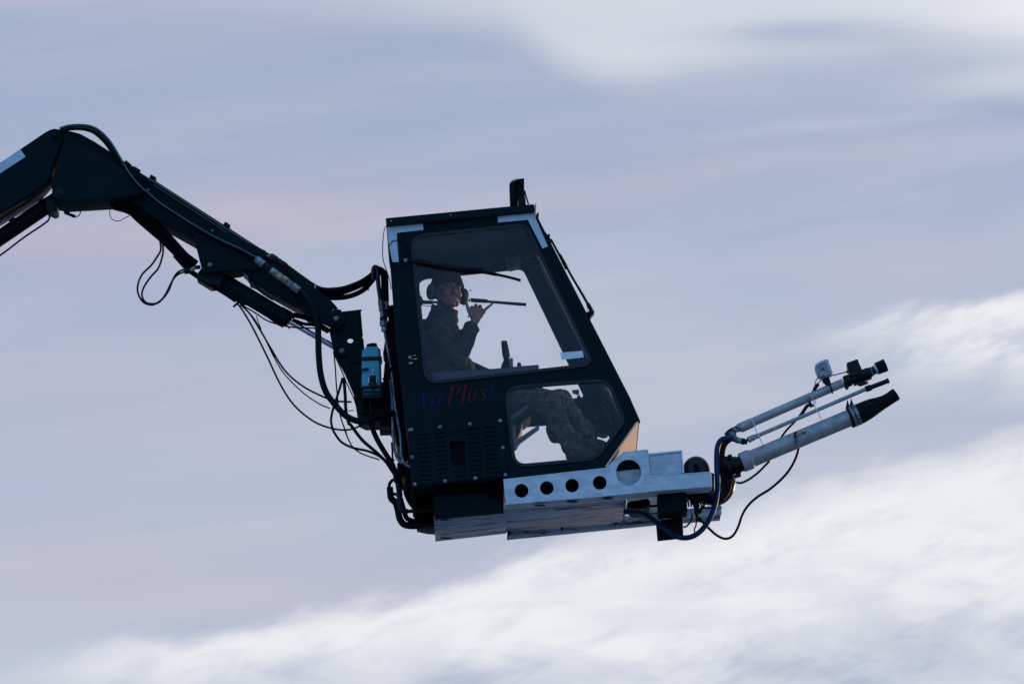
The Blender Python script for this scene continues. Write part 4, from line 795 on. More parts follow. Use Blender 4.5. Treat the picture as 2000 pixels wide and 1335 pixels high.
# ------------------------------------------------------------------ aluminium under-frame
def frame():
    t = thing('support_frame', 'pale aluminium frame with round holes and a grimy belly plate under the cab', 'frame', U(1120, 1030, .55))
    out = [(983, 935), (1183, 912.5), (1217, 882), (1262, 877), (1264, 879), (1268, 921), (1272, 930), (1387, 921.6), (1389.5, 957), (1300, 964), (1180, 976.5), (988, 993)]
    out = [(983, 935), (1183, 912.5), (1217, 882), (1262, 877), (1264, 879), (1268, 921), (1272, 930), (1387, 921.6), (1389, 950), (1296, 957), (1180, 969), (987.5, 985)]
    hs = [circ(*Z('H', (244, 490))[0], 13.4), circ(*Z('H', (450, 468))[0], 13.2), circ(*Z('H', (656, 448))[0], 13.2), circ(*Z('H', (880, 425))[0], 13.4), circ(*Z('H', (1116, 342))[0], 24.6, 25, 32)]
    MB().plate(out, -.022, -.012, holes=hs, bev=.002).build('side_plate', 'alu', t)
    def strip(pts, th, Y0, Y1):
        return pts+[(x, y-th) for x, y in reversed(pts)]
    bot = [(987.5, 985), (1180, 969), (1296, 957), (1389, 950)]
    MB().plate([(985, 985)]+[(x, y+.3) for x, y in bot[1:]]+[(x, y-3) for x, y in reversed(bot[1:])]+[(985, 982)], -.012, .17, holes=[], bev=.003).build('bottom_flange', 'alu', t)
    MB().plate([(986, 940), (1183, 915), (1217, 885), (1261, 880), (1266, 925), (1385, 924), (1386, 946), (1180, 965), (989, 981)], .16, .166).build('inner_plate', 'black_steel', t)  # back web coloured black to put shade behind the holes
    MB().plate([(1190, 921), (1262, 914), (1264, 950), (1190, 958)], .10, .155, bev=.003).build('lit_hole_patch', 'alu', t)  # pale plate added to imitate light in the lower part of the big hole
    MB().plate([(990, 978), (1386, 941), (1386, 946), (990, 983)], .0, .155).build('inner_lip', 'black_steel', t)
    MB().plate([(1386, 923), (1389.5, 922.6), (1391, 950), (1388, 951)], -.02, .168, bev=.001).build('end_cap', 'alu_edge', t)
    MB().plate([(1262.5, 878), (1266, 877.6), (1270, 922), (1266.5, 924)], -.011, .16).build('step_web', 'alu', t)
    # chequered tread on the tail
    m = MB()
    for i in range(24):
        x = 1276+i*4.6; y = 929.6-i*.36; m.plate([(x, y), (x+1.6, y-1.8), (x+3.4, y-1.4), (x+2.2, y+.6)], -.015, .16)
    m.build('tread', 'black_steel', t)
    MB().plate([(1272, 929), (1386, 920.4), (1386, 922.6), (1272, 931)], -.018, .155).build('tread_plate', 'alu_edge', t)
    MB().plate(Z('H', (1478, 400), (1780, 358), (1780, 445), (1480, 462)), -.0235, -.0215).build('reflective_tape', 'tape', t, label='smooth pale tape patch on the tail of the frame')
    m = MB(); m.tube([(*p, -.023) for p in Z('H', (1300, 380), (1420, 366), (1600, 352), (1780, 340))], .6, 5); m.build('weld', 'alu_edge', t)
    # upper box
    bx = MB(); bx.plate([(1267.5, 888), (1332, 879.5), (1336.5, 926), (1270.5, 932)], .14, .62, bev=.003); b = bx.build('step_box', 'alu', t)
    MB().plate([(1266, 884.5), (1332, 878), (1332.6, 881), (1266.5, 888)], .125, .145).build('box_rim', 'alu_edge', b)
    MB().plate([(1329.5, 880.5), (1332.5, 880), (1336.5, 922), (1333.5, 922.5)], .130, .139).build('box_rim', 'alu_edge', b)
    # belly plate: near edge to far edge seen from below
    MB().plate([(988, 985), (1224, 963), (1224.4, 965.5), (1219, 972), (988.4, 991)], .17, 1.02, bev=.002).build('belly_plate', 'alu_grime', t)
    MB().plate([(847.5, 1007), (988, 991), (988.5, 994.5), (848, 1010.5)], .17, .99, bev=.002).build('belly_plate', 'alu_grime', t)
    # far beam, longer than the near one
    MB().plate([(992, 1030), (1220, 1007), (1407, 985), (1410, 989), (1407, 1009), (1285, 1018), (1222, 1024.5), (990, 1047)], 1.02, 1.15, bev=.003).build('side_plate', 'alu_grime', t)
    m = MB(); m.plate(Z('J', (250, 745), (575, 700), (580, 880), (230, 905)), .86, .9); m.build('inner_web', 'alu', t)
    m = MB(); m.plate(Z('J', (860, 920), (1275, 870), (1275, 900), (860, 950)), .94, 1.0); m.build('inner_rail', 'alu_edge', t)
    # bolts and lightening holes rim marks
    def under(x, y, lst, Yp): pass
    for (x, y, Y) in ((1101, 974, .2), (1207, 964, .2), (1098, 1031, 1.017), (1203, 1021, 1.017), (994, 1041, 1.017), (994, 983, .2)):
        m = MB(); m.lathe((x, y+6, Y-.02), (x, y-3, Y-.02), [(0, 1.2), (.5, 1.2), (.5, 3), (.7, 3), (1, 3)], 10); m.build('frame_bolt', 'black_steel', t)
    def oval(x, y, rx, ry, Y0):
        # dark drain hole on the underside flange, as a shallow dish standing just proud
        a = U(x, y, Y0); vs = [a]; n = 24
        for k in range(n): g = 2*math.pi*k/n; vs.append(a+Vector((rx*PX*math.cos(g), ry*PX*math.sin(g)/math.sin(EL), 0)))
        return MB().add(vs, [(0, 1+(k+1) % n, 1+k) for k in range(n)])
    for x, y, Y in ((1055, 1041, 1.05), (1116, 1034.6, 1.05), (1231, 1023, 1.05), (868, 1014.5, .24), (871, 1050, .82), (1118, 979.5, .05), (1187, 973, .05), (1055, 986.5, .05)):
        oval(x, y, 12 if Y != .24 else 9, 2.2, Y-.02).build('drain_hole', 'rubber', t)
    # dark box and flap below the tail
    b = thing('junction_box', 'black control box with a flap under the tail of the aluminium frame', 'control box', U(1310, 1000, .3))
    MB().plate(Z('J', (578, 670), (880, 655), (900, 700), (905, 870), (590, 885)), .10, .34, bev=.005).build('box_shell', 'black_steel', b)
    MB().plate(Z('J', (560, 975), (735, 960), (735, 880), (850, 880), (862, 1165), (580, 1195)), .36, .39, bev=.003).build('mud_flap', 'rubber', b)
    MB().plate(Z('J', (740, 880), (846, 875), (850, 960), (740, 962)), .33, .42, bev=.003).build('flap_bracket', 'dark_paint', b)
    m = MB(); m.plate(Z('J', (265, 770), (470, 735), (500, 760), (500, 800), (420, 850), (300, 850), (250, 800)), .5, .8, bev=.01); tag(m.build('valve_block', 'rubber'), 'black valve block tucked inside the frame left of the black box', 'valve')
    f = thing('brass_fitting', 'small brass fitting on a pipe end inside the frame', 'pipe fitting', U(*Z('J', (420, 870, .5))[0]))
    MB().lathe(Z('J', (395, 872, .5))[0], Z('J', (445, 868, .5))[0], [(0, 3), (.2, 4), (.8, 4), (1, 3)]).build('nut', 'brass', f)
    MB().lathe(Z('J', (310, 860, .5))[0], Z('J', (395, 872, .5))[0], [(0, 2), (.4, 2), (.4, 2.8), (1, 2.8)]).build('tail', 'dark_paint_worn', f)
    hose('thin_hose', Z('J', (450, 900, .5), (520, 905, .5), (590, 900, .5), (700, 895, .5), (800, 880, .5)), 1.5, 'rubber', 'thin black hose running level beneath the black control box', 'hose')
    hose('thin_hose', Z('J', (490, 815, .5), (530, 822, .5), (580, 812, .5)), 2.4, 'rubber', 'short black hose entering the left side of the black control box', 'hose')
    # duct and cables at the tail
    hose('air_duct', Z('J', (928, 600, .50), (930, 500, .50), (936, 420, .50), (960, 378, .50), (1000, 362, .50), (1040, 378, .50), (1064, 420, .50), (1072, 500, .50), (1078, 600, .50)), 15, 'rubber_shiny', 'fat shiny black duct humped above the tail of the frame', 'duct', n=20)
    hose('air_duct', [(1441, 906, .46), (1430, 908, .46), (1419, 905, .46)] + Z('J', (1300, 390, .46), (1335, 470, .46), (1345, 560, .46), (1325, 650, .46), (1270, 715, .46), (1190, 735, .44), (1080, 715, .42), (980, 690, .42), (900, 660, .42)), [11]*8+[15]*80, 'rubber_shiny', 'fat black air duct looping down from the nozzle coupling to the frame', 'duct', n=20)
    hose('hydraulic_hose', Z('J', (1360, 85, .44), (1310, 130, .44), (1280, 200, .44), (1270, 300, .44), (1290, 420, .43), (1330, 500, .42), (1345, 600, .42), (1310, 690, .42), (1240, 750, .40), (1150, 760, .4), (1030, 720, .4), (930, 690, .4)), 8, 'rubber', 'black hose inside the loop of the fat duct, close behind the blue hose')
    hose('blue_hose', Z('J', (1410, 95, .30), (1330, 85, .30), (1265, 110, .30), (1230, 190, .30), (1222, 320, .30), (1226, 480, .30), (1230, 640, .30), (1205, 800, .30), (1150, 950, .30), (1060, 1080, .30), (960, 1150, .30), (850, 1165, .30), (740, 1130, .31), (620, 1040, .33), (500, 940, .36), (400, 890, .40), (300, 880, .45), (230, 880, .5)), 5.2, 'blue_hose', 'dark blue hose hanging in a deep curve below the tail of the frame', k=8, n=14)
    gc = 'cables hanging at the tail of the frame'
    hose('cable', Z('I', (1000, 850, .42), (995, 900, .42), (970, 980, .42), (915, 1080, .42), (840, 1165, .42), (740, 1250, .42)) + Z('J', (1660, 725, .42), (1560, 820, .42), (1500, 920, .42), (1450, 1060, .42), (1390, 1150, .42), (1310, 1175, .42), (1220, 1135, .42), (1130, 1055, .42), (1060, 980, .42), (1010, 920, .42)), 2.5, 'rubber', 'long black cable hanging from the big nozzle tube in a deep loop', 'cable', gc, k=8)
    hose('cable', Z('J', (1020, 900, .36), (1010, 960, .36), (1075, 1000, .36), (1110, 1040, .36)), 2.4, 'rubber', 'short black cable crossing behind the blue hose below the frame', 'cable', gc)
    hose('cable', Z('J', (955, 900, .36), (950, 970, .36), (925, 1010, .36), (885, 1045, .36), (860, 1048, .36)), 1.8, 'rubber', 'short black cable bending back towards the flap', 'cable', gc)
    hose('cable', Z('J', (985, 880, .36), (1003, 960, .36), (995, 1040, .36), (980, 1070, .36), (985, 1105, .36)), 1.4, 'rubber', 'short black cable end hanging straight down beside the flap', 'cable', gc)
    hose('cable', Z('I', (735, 1005, .5), (700, 1040, .5), (640, 1100, .5), (560, 1160, .5), (490, 1192, .5), (445, 1188, .5)), 2.2, 'rubber', 'black cable curving from under the big nozzle tube to the fat duct', 'cable', gc)
    hose('cable', Z('J', (900, 700, .3), (960, 760, .3), (1000, 830, .3), (1010, 900, .3)), 5, 'rubber', 'thick bundled black cable dropping behind the control box', 'cable', gc)
    m = MB()
    for i in range(7): x = 900+i*28; m.tube(Z('J', (x, 730+i*8, .3), (x+14, 780+i*6, .3), (x+20, 830, .3)), 1.8, 6)
    m.tube(Z('J', (1100, 760, .3), (1080, 820, .3), (1040, 870, .3)), 2.4, 6); m.tube(Z('J', (1000, 860, .3), (1030, 890, .3), (1060, 870, .3)), 3, 6)
    tag(m.build('wiring_tangle', 'rubber'), 'tangle of coiled black wiring under the frame tail right of the box', 'wiring')
    hose('cable', Z('J', (1060, 770, .3), (1110, 800, .3), (1160, 810, .3)), 1.2, 'zinc', 'pale bare wire under the fat duct at the frame tail', 'cable', gc)
    tag(MB().plate(Z('J', (1150, 460), (1170, 455), (1195, 470), (1198, 640), (1160, 660), (1165, 560)), .1, .3, bev=.004).build('hinge_block', 'black_steel'), 'black hinge block at the very end of the frame tail', 'hinge')
frame()
# ------------------------------------------------------------------ spray lance
def lance():
    Y = .38
    t = thing('spray_lance', 'triple tube spray lance pointing up to the right from the frame tail', 'spray nozzle', U(1440, 905, Y))
    q = lambda x, y, yy=Y: Z('I', (x, y, yy))[0]
    MB().lathe(q(590, 655), q(1395, 305), [(0, 8.6), (1, 8.6)], 28).build('upper_tube', 'alu_tube', t)
    MB().lathe(q(478, 707), q(605, 650), [(0, 8.5), (.03, 9.8), (.72, 9.8), (1, 8.8)], 28).build('upper_coupling', 'alu_tube', t)
    m = MB(); m.lathe(q(445, 700), q(485, 700), [(0, 4), (.3, 7.5), (.7, 7.5), (1, 7)], 20); e1 = m.build('upper_elbow', 'zinc', t)
    MB().tube([q(450, 712), q(410, 730), q(380, 750), q(360, 775)], 6.0, 12).build('elbow_bend', 'dark_paint_worn', e1)
    MB().lathe(q(412, 712), q(452, 745), [(0, 5.6), (.2, 7), (.8, 7), (1, 5.6)], 8).build('elbow_nut', 'zinc', e1, 20)
    MB().lathe(q(455, 735), q(500, 720), [(0, 2), (.5, 3), (1, 2)], 8).build('elbow_screw', 'zinc', e1)
    MB().lathe(q(385, 745), q(430, 790), [(0, 6), (.3, 7.6), (.7, 7.6), (1, 6)], 8).build('elbow_nut', 'zinc', e1, 20)
    m = MB(); m.lathe(q(415, 790), q(470, 825), [(0, 5), (.2, 6.4), (1, 5.6)]); e2 = m.build('lower_elbow', 'zinc', t)
    MB().lathe(q(455, 808), q(490, 825), [(0, 5.4), (.5, 6), (1, 5.4)]).build('blue_band', 'canister', e2)
    MB().lathe(q(485, 822), q(545, 830), [(0, 5), (.2, 6.4), (.6, 6.4), (.62, 5), (1, 5.4)]).build('elbow_body', 'dark_paint_worn', e2)
    MB().lathe(q(545, 820), q(555, 790), [(0, 3), (1, 3)]).build('elbow_spout', 'dark_paint_worn', e2)
    MB().lathe(q(548, 815), q(610, 785), [(0, 5), (.05, 6), (.9, 6), (1, 5)]).build('rod_coupling', 'alu_tube', t)
    MB().lathe(q(605, 788), q(1610, 355), [(0, 5), (.04, 5), (.04, 3.9), (1, 3.9)], 18).build('middle_rod', 'alu_tube', t)
    MB().lathe(q(1592, 364), q(1800, 285), [(0, 4.4), (.02, 6), (.24, 6), (.25, 4.6), (.9, 4.6), (.98, 5.4), (1, 5.4), (1, 3)], 20).build('rod_nozzle', 'dark_paint_worn', t)
    MB().lathe(q(555, 990), q(1490, 600), [(0, 16.6), (1, 16.6)], 36).build('lower_tube', 'alu_tube', t)
    MB().lathe(q(490, 1015), q(592, 974), [(0, 18), (.03, 19.4), (.80, 19.4), (.82, 18.6), (1, 17)], 36).build('lower_collar', 'alu_tube', t)
    cp = MB().lathe(q(350, 1080), q(500, 1016), [(0, 11), (.1, 13), (.12, 16), (.28, 16), (.28, 13.5), (.42, 14), (.44, 17.5), (.70, 17.5), (.72, 15.5), (.99, 15.5)], 28).build('cam_coupling', 'black_plastic', t)
    m = MB(); m.plate(Z('I', (368, 945), (402, 934), (412, 960), (440, 955), (445, 975), (385, 985), (372, 965)), Y-.02, Y+.03, bev=.003); m.plate(Z('I', (430, 1120), (485, 1105), (488, 1125), (440, 1137)), Y-.03, Y+.03, bev=.003); m.build('coupling_lever', 'black_plastic', cp)
    m = MB(); m.lathe(q(425, 1040, Y-.065), q(440, 1078, Y-.055), [(0, 2), (1, 2)], 8); m.lathe(q(405, 1040, Y-.06), q(418, 1085, Y-.052), [(0, 1.6), (1, 1.6)], 8); m.build('coupling_lug', 'rubber', cp)
    # rubber nozzle: a flattening sleeve
    P = [q(1455, 615), q(1530, 585), q(1600, 550), q(1660, 520), q(1720, 492), q(1790, 455), q(1865, 405)]
    rr = [20.0, 20.2, 19.2, 17.2, 14.2, 12.2, 12.6]
    MB().ringtube(smooth_path([U(*p) for p in P], 5), [PX*r for r in smooth_r(rr, 5)], 32).build('rubber_nozzle', 'rubber', t)
    MB().lathe(q(1448, 616), q(1462, 611), [(0, 19.6), (.1, 21.2), (.9, 21.2), (1, 20)], 36).build('nozzle_lip', 'rubber', t)
    for x0, y0 in ((1466, 610), (1500, 596)):
        cl = MB().lathe(q(x0, y0), q(x0+26, y0-11), [(0, 20.4), (.05, 21), (.95, 21), (1, 20.4)], 40).build('hose_clamp', 'zinc', t)
        MB().lathe(q(x0-28, y0-80), q(x0-36, y0-152), [(0, 4.2), (.3, 4.2), (.35, 2.8), (.6, 2.6), (.65, 1.4), (.92, 1.2), (1, .5)], 10).build('clamp_screw', 'black_steel', cl)
    # spacer rods
    for a, b in (((582, 645), (690, 870)), ((1100, 420), (1210, 648))):
        m = MB(); m.tube([q(a[0]-14, a[1]+4, Y-.036), q(a[0]+8, a[1], Y-.042), q((a[0]*.6+b[0]*.4), (a[1]*.6+b[1]*.4), Y-.04), q(b[0]-8, b[1]-18, Y-.06), q(b[0]+2, b[1]-4, Y-.066)], 1.0, 8, 4); m.build('spacer_rod', 'chrome', t)
    # tube fitting in the middle
    f = MB().lathe(q(968, 770, Y-.075), q(1060, 730, Y-.075), [(0, 1.8), (.3, 2.6), (.3, 1.8), (.7, 1.8), (.72, 4), (1, 4)]).build('tube_fitting', 'brass', t)
    MB().tube([q(985, 745, Y-.075), q(968, 755, Y-.075), q(966, 775, Y-.075), q(972, 800, Y-.07)], 2.4, 8).build('fitting_elbow', 'dark_paint_worn', f)
    MB().lathe(q(974, 795, Y-.07), q(990, 850, Y-.06), [(0, 3.2), (.5, 3.4), (.55, 2.8), (1, 3)]).build('fitting_ferrule', 'zinc', f)
    # spray head
    h = MB().lathe(q(1405, 300), q(1640, 210), [(0, 9.5), (.02, 11.8), (.22, 11.8), (.24, 10), (.9, 10), (.92, 9.4), (1, 9.4)], 28).build('head_body', 'black_plastic', t)
    m = MB(); m.plate(Z('I', (1400, 300), (1430, 300), (1445, 345), (1432, 356), (1412, 340)), Y-.03, Y+.03, bev=.003); m.build('head_clip', 'black_plastic', h)
    m = MB(); m.plate(Z('I', (1428, 125), (1522, 92), (1572, 210), (1572, 235), (1460, 250), (1450, 215), (1436, 180)), Y-.05, Y+.05, bev=.006); m.plate(Z('I', (1550, 190), (1612, 168), (1625, 200), (1560, 230)), Y-.03, Y+.03, bev=.003); m.build('actuator_box', 'black_plastic', h)
    m = MB(); m.plate(Z('I', (1490, 315), (1650, 250), (1650, 262), (1545, 305), (1495, 326)), Y-.02, Y+.02); m.plate(Z('I', (1525, 320), (1560, 292), (1582, 288), (1583, 297), (1615, 292), (1617, 304), (1550, 328)), Y-.02, Y+.02, bev=.002); m.build('trigger_bracket', 'black_plastic', h)
    n_ = MB().lathe(q(1632, 212), q(1712, 172), [(0, 9.2), (.3, 9.2), (.3, 8), (.5, 8), (.5, 9), (1, 9.4)], 24).build('head_neck', 'blue_hose', h)
    MB().lathe(q(1676, 192), q(1694, 183), [(0, 9.7), (1, 9.9)], 24).build('neck_ring', 'tape', n_)
    m = MB()
    for k_, (x, y) in enumerate(((1648, 195), (1650, 212), (1644, 180), (1655, 226))): m.ybolt(*Z('I', (x, y))[0], Y-.031+.002*k_, .9, .004)
    m.build('neck_marks', 'tape', n_)
    MB().lathe(q(1688, 182), q(1772, 148), [(0, 8), (.05, 12), (.3, 12.2), (.9, 12.6), (1, 12.6), (1, 9), (.7, 7)], 28).build('head_tip', 'rubber', h)
    MB().lathe(q(1420, 212, Y), q(1452, 202, Y), [(0, 2), (.2, 3), (.6, 3), (1, 2.4)]).build('cable_gland', 'grey_plastic', h)
    # work lamp
    w = thing('work_lamp', 'small grey finned work lamp clamped on top of the lance', 'lamp', U(1620, 750, Y))
    m = MB(); m.plate(rnd(Z('I', (1142, 150), (1160, 128), (1200, 105), (1250, 90), (1272, 130), (1296, 195), (1300, 225), (1240, 245), (1180, 248), (1162, 215)), 3), Y-.05, Y+.06, bev=.012); m.build('lamp_body', 'lamp_grey', w)
    m = MB()
    for i, (x0, y0, x1, y1) in enumerate(((1158, 150, 1238, 108), (1160, 168, 1245, 128), (1164, 186, 1253, 148), (1170, 204, 1262, 168), (1178, 222, 1270, 188))): m.plate(Z('I', (x0, y0), (x1, y1), (x1+2, y1+7), (x0+3, y0+8)), Y-.066, Y-.045, bev=.002)
    m.build('cooling_fins', 'lamp_grey', w)
    m = MB(); m.plate(Z('I', (1252, 90), (1262, 98), (1302, 215), (1292, 222)), Y-.045, Y+.055, bev=.002); m.build('lens_rim', 'alu_edge', w)
    m = MB(); m.tube(Z('I', (1185, 232, Y-.068), (1215, 215, Y-.068), (1240, 240, Y-.068)), .8, 6).tube(Z('I', (1190, 250, Y-.068), (1218, 218, Y-.068)), .8, 6); m.build('bracket', 'alu_edge', w)
    m = MB(); m.ybolt(*Z('I', (1213, 184))[0], Y-.066, 1.6, .008); m.build('screw', 'black_steel', w)
    m = MB(); m.plate(Z('I', (1208, 262), (1248, 235), (1270, 250), (1290, 318), (1262, 330), (1215, 290)), Y-.03, Y+.03, bev=.006); m.build('lamp_foot', 'black_plastic', w)
    c_ = [U(*q(1268, 330, Y)), ]
    ax = (U(*q(1395, 305))-U(*q(590, 655))).normalized(); cc = U(*q(1282, 356)); a_ = ax.orthogonal().normalized(); b_ = ax.cross(a_)
    MB().ringtube([cc+(a_*math.cos(g)+b_*math.sin(g))*PX*9.6 for g in [2*math.pi*i/24 for i in range(25)]], 1.5*PX, 8).build('mounting_strap', 'black_plastic', w)
    # lance cables
    hose('cable', Z('I', (1425, 208, Y-.02), (1370, 222, Y-.02), (1310, 238, Y-.03), (1260, 246, Y-.05), (1215, 265, Y-.05), (1185, 298, Y-.04)), 1.2, 'grey_plastic', 'grey cable from the spray head sagging past the work lamp', 'cable')
    hose('cable', Z('I', (1195, 245, Y-.03), (1165, 268, Y-.03), (1148, 300, Y-.03), (1140, 345, Y-.03)), 1.0, 'grey_plastic', 'short grey lead from the work lamp down to the tube', 'cable')
    hose('cable', Z('I', (1180, 300, Y-.02), (1160, 335, Y-.02), (1135, 365, Y-.01), (1118, 390, Y+.05)), [1.2]*3+[3.6]*9+[1.8]*7, 'rubber', 'taped black cable joint beside the work lamp', 'cable')
    hose('cable', Z('I', (1085, 500, Y+.05), (1060, 530, Y+.05), (1020, 590, Y+.06), (950, 665, Y+.06), (880, 740, Y+.06), (800, 860, Y+.07), (735, 1000, Y+.08), (690, 1050, Y+.08)), [3.4]*14+[2.1]*29, 'rubber', 'black cable slanting down behind the rod and the big tube', 'cable')
    m = MB(); m.plate(Z('I', (1085, 480), (1105, 470), (1120, 492), (1140, 500), (1110, 515), (1090, 500)), Y-.02, Y+.03, bev=.003); m.tube(Z('I', (1130, 485, Y), (1152, 482, Y), (1146, 462, Y)), .7, 5); tag(m.build('cable_clip', 'black_plastic'), 'small black cable clip on the spacer between upper tube and rod', 'clip')
def smooth_r(r, k):
    v = smooth_path([Vector((x, 0, 0)) for x in r], k); return [q.x for q in v]
lance()
# ------------------------------------------------------------------ operator
def person():
    t = thing('person', 'operator in dark jacket and beanie with ear defenders, raising a hand, little finger out', 'person', U(885, 790, .6))
    # head frame
    HC = U(875, 571, .56); yaw = R(24); roll = R(3); tilt = R(-4)
    Rm = (Matrix.Rotation(yaw, 3, 'Z') @ Matrix.Rotation(roll, 3, 'Y') @ Matrix.Rotation(tilt, 3, 'X'))
    HS = Vector((1.27, 1.18, 1.10)); H = lambda x, y, z: HC + Rm@Vector((x*HS.x, y*HS.y, z*HS.z))
    SR = lambda a, b, c: (a*HS.x, b*HS.y, c*HS.z)
    hd = MB()
    def he(x, y, z, a, b, c, r=None): hd.ell(H(x, y, z), SR(a, b, c), Rm@(r or Matrix.Identity(3)))
    he(0, .015, .035, .074, .092, .092); he(0, -.010, -.02, .062, .072, .080); he(0, -.030, -.065, .048, .052, .040)
    he(0, -.062, -.092, .022, .020, .018)                       # chin
    he(.028, -.055, -.022, .030, .026, .034); he(-.028, -.055, -.022, .030, .026, .034)     # cheeks
    he(.030, -.068, .030, .026, .014, .010); he(-.030, -.068, .030, .026, .014, .010)      # brows
    hd.cap(H(0, -.074, .022), H(0, -.098, -.022), .008, .012); he(.010, -.086, -.026, .008, .009, .006); he(-.010, -.086, -.026, .008, .009, .006)
    he(0, -.074, -.048, .022, .012, .007); he(0, -.073, -.060, .019, .011, .007)
    he(.032, -.070, .006, .014, .008, .006); he(-.032, -.070, .006, .014, .008, .006)
    for s_ in (-1, 1): he(.076*s_, .010, -.008, .010, .018, .030); hd.cap(H(.052*s_, .0, -.03), H(.028*s_, -.045, -.080), .032, .026)
    hd.cap(H(0, .025, -.06), U(868, 622, .60), .062, .068)     # neck
    # torso, arms and legs (under the clothes)
    S_n, S_f = U(850, 642, .42), U(866, 640, .80)
    El_n, Wr_n = U(896, 700, .33), U(924, 634, .34)
    El_f, Wr_f = U(905, 716, .84), U(962, 735, .74)
    Hip_n, Hip_f = U(885, 770, .50), U(885, 770, .72)
    Kn_n, Kn_f = U(1068, 790, .46), U(1090, 786, .74)
    An_n, An_f = U(1126, 884, .46), U(1152, 868, .76)
    hd.ell(U(862, 668, .61), (.10, .17, .20)); hd.ell(U(872, 725, .61), (.11, .15, .18)); hd.cap(Hip_n, Hip_f, .10, .10); hd.cap(U(872, 725, .61), U(886, 762, .61), .12, .11)
    hd.cap(S_n, S_f, .05, .05)
    for a, b, r0, r1 in ((S_n, El_n, .048, .040), (El_n, Wr_n, .040, .027), (S_f, El_f, .048, .040), (El_f, Wr_f, .040, .027), (Hip_n, Kn_n, .075, .055), (Kn_n, An_n, .052, .036), (Hip_f, Kn_f, .075, .055), (Kn_f, An_f, .052, .036)): hd.cap(a, b, r0, r1)
    for An in (An_n, An_f): hd.cap(An, An+Vector((.16, 0, -.03)), .034, .026)
    # raised hand: back of the hand to the camera, thumb by the ear, little finger straight out
    h = lambda x, y, Y: U(x, y, Y)
    hd.cap(Wr_n, h(930, 621, .345), .026, .032); hd.ell(h(932, 611.5, .345), (.046, .021, .046), Matrix.Rotation(R(-14), 3, 'Y'))
    hd.cap(h(923, 606, .345), h(943, 608, .345), .020, .020)
    for (x, y, r_) in ((921.5, 600.5, .0125), (929.5, 596.5, .0130), (938, 598, .0125)):
        a = h(x+1, y+7, .345); b = h(x, y-.5, .362); c = h(x+1, y+4, .392); d = h(x+2, y+11, .382)
        hd.cap(a, b, r_+.001, r_); hd.cap(b, c, r_, r_*.92); hd.cap(c, d, r_*.92, r_*.85)
    hd.cap(h(942, 611, .35), h(948, 604, .345), .0135, .0105); hd.cap(h(948, 604, .345), h(955, 598, .338), .0102, .0092); hd.cap(h(955, 598, .338), h(961.3, 593.5, .333), .0090, .0076)
    hd.cap(h(925, 621, .35), h(917, 609, .345), .022, .0150); hd.cap(h(917, 609, .345), h(913, 600, .345), .0138, .0118); hd.cap(h(913, 600, .345), h(911, 591, .35), .0116, .0092)
    # far hand resting by the console
    hd.ell(U(970, 736, .74), (.045, .036, .018))
    for k_ in range(4): y_ = .715+k_*.018; hd.cap(U(976, 736, y_), U(987, 733, y_), .010, .009); hd.cap(U(987, 733, y_), U(991, 738, y_), .009, .007)
    hd.cap(U(966, 735, .71), U(978, 731, .695), .012, .009)
    remesh(hd, .0036, 4).build('body', 'skin', t, 180)
    for s_ in (-1, 1):
        MB().ell(H(.031*s_, -.072, .008), (.012, .010, .008), Rm, 2).build('eye', 'dark_hair', t)
        m = MB(); m.cap(H(.014*s_, -.083, .027), H(.034*s_, -.083, .033), .0042, .0045); m.cap(H(.034*s_, -.083, .033), H(.052*s_, -.072, .026), .0045, .003); m.build('eyebrow', 'dark_hair', t)
    m = MB(); m.cap(H(.003, -.087, -.040), H(.020, -.080, -.044), .0036, .0026); m.cap(H(-.003, -.087, -.040), H(-.020, -.080, -.044), .0036, .0026); remesh(m, .0025, 2).build('moustache', 'dark_hair', t, 180)
    # beanie with a rolled cuff
    m = MB(); m.ell(H(0, .014, .050), SR(.083, .104, .103), Rm); bm_ = remesh(m, .006, 3, .004, 16)
    keep = MB(); inv = Rm.transposed(); vi = {}
    for f in bm_.f:
        c = inv@(sum((bm_.v[i] for i in f), Vector())/len(f)-HC)
        c = Vector((c.x/HS.x, c.y/HS.y, c.z/HS.z))
        if c.z > .050 - (c.y+.085)*.30:
            ids = []
            for i in f:
                if i not in vi: vi[i] = len(keep.v); keep.v.append(bm_.v[i])
                ids.append(vi[i])
            keep.f.append(tuple(ids))
    bn = keep.build('beanie', 'beanie', t, 180)
    pts = []
    for i in range(41):
        g = 2*math.pi*i/40; y = .014-.098*math.cos(g); x = .080*math.sin(g); pts.append(H(x, y, .056-(y+.085)*.30))
    MB().ringtube(pts, .013, 10).build('beanie_cuff', 'beanie', bn, 180)
    # ear defenders
    hs = MB(); pts = []
    for i in range(21):
        g = math.pi*i/20; pts.append(H(-.098*math.cos(g), .008, .0+.166*math.sin(g)))
    hs.ringtube(pts, .006, 8); hs = hs.build('headset', 'black_plastic', t)
    for s_ in (-1, 1):
        c = H(.098*s_, .005, -.010); MB().ell(c, (.030, .044, .060), Rm, 3).build('ear_cup', 'headset_green', hs)
        MB().ell(H(.082*s_, .005, -.010), (.016, .042, .056), Rm, 3).build('ear_cushion', 'black_plastic', hs)
    MB().tube([(911, 592, .50), (916, 600, .48), (917, 610, .47), (914.5, 620, .47)], 1.3, 8).build('headset_lead', 'black_plastic', hs)
    MB().lathe((917, 568, .55), (920.5, 566, .55), [(0, .7), (.6, .7), (.6, 1.3), (1, 1.3)], 8).build('volume_knob', 'black_plastic', hs)
    # jacket
    j = MB()
    j.ell(U(858, 668, .61), (.135, .205, .22)); j.ell(U(868, 722, .61), (.165, .19, .20)); j.ell(U(897, 720, .60), (.11, .15, .10)); j.ell(U(852, 735, .6), (.12, .17, .15))
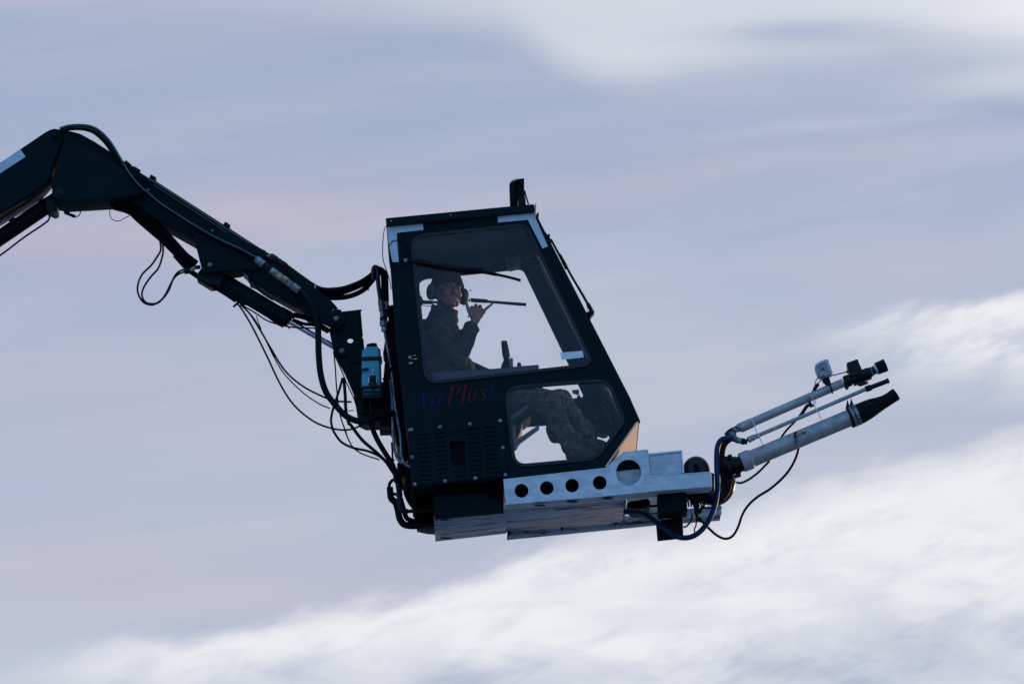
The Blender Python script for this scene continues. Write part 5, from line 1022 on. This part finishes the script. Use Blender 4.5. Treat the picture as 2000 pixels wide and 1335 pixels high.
    j.cap(U(850, 648, .42), U(862, 645, .80), .075, .075); j.cap(U(861, 628, .61), U(868, 612, .60), .088, .068)
    j.ell(U(876, 660, .60), (.085, .14, .14)); j.cap(U(838, 650, .60), U(836, 730, .60), .09, .11)
    j.cap(S_n, El_n, .072, .066); j.cap(El_n, U(920, 642, .34), .064, .054); j.cap(El_n, U(903, 655, .35), .062, .045)
    j.cap(S_f, El_f, .072, .062); j.cap(El_f, U(950, 732, .76), .06, .05)
    rj = remesh(j, .007, 3, .008, 11); rj.build('jacket', 'jacket', t, 180)
    m = MB(); ax = (Wr_n-El_n).normalized(); o_ = ax.orthogonal().normalized(); o2 = ax.cross(o_); cc = U(921.5, 639.5, .34)
    m.ringtube([cc+(o_*math.cos(g)+o2*math.sin(g))*.045 for g in [2*math.pi*i/24 for i in range(25)]], .012, 8); m.build('jacket_cuff', 'jacket', t, 180)
    m = MB(); ax = Vector((.16, -.05, 1)).normalized(); o_ = ax.orthogonal().normalized(); o2 = ax.cross(o_)
    for yy, rr_, xx in ((622, .092, 866), (616, .086, 866.5), (610, .081, 867.5), (604, .080, 868)):
        m.ringtube([U(xx, yy, .60)+ax*(.014*math.cos(g-1.2))+(o_*math.cos(g)+o2*math.sin(g))*rr_ for g in [2*math.pi*i/24 for i in range(25)]], .017, 8)
    remesh(m, .006, 4, .004, 18).build('jacket_collar', 'jacket', t, 180)
    # trousers
    q = MB(); q.cap(Hip_n, Hip_f, .13, .13)
    for a, b, c, s_ in ((Hip_n, Kn_n, An_n, 1), (Hip_f, Kn_f, An_f, 1)):
        q.cap(a, b, .100, .088); q.cap(b, c+Vector((-.005, 0, .01)), .092, .066); q.ell(b+Vector((.01, 0, .0)), (.10, .09, .10)); mid = b.lerp(c, .45); q.ell(mid+Vector((-.015, 0, .0)), (.085, .085, .12))
    rq = remesh(q, .008, 2, .016, 9, seed=4); rq.build('trousers', 'camouflage', t, 180)
    for An in (An_n, An_f):
        b = MB(); b.cap(An+Vector((-.02, 0, .09)), An, .062, .055); b.cap(An+Vector((-.03, 0, -.015)), An+Vector((.17, 0, -.045)), .048, .042); b.ell(An+Vector((.05, 0, 0)), (.07, .045, .04))
        remesh(b, .007, 3, .003, 20).build('boot', 'boot', t, 180)
person()
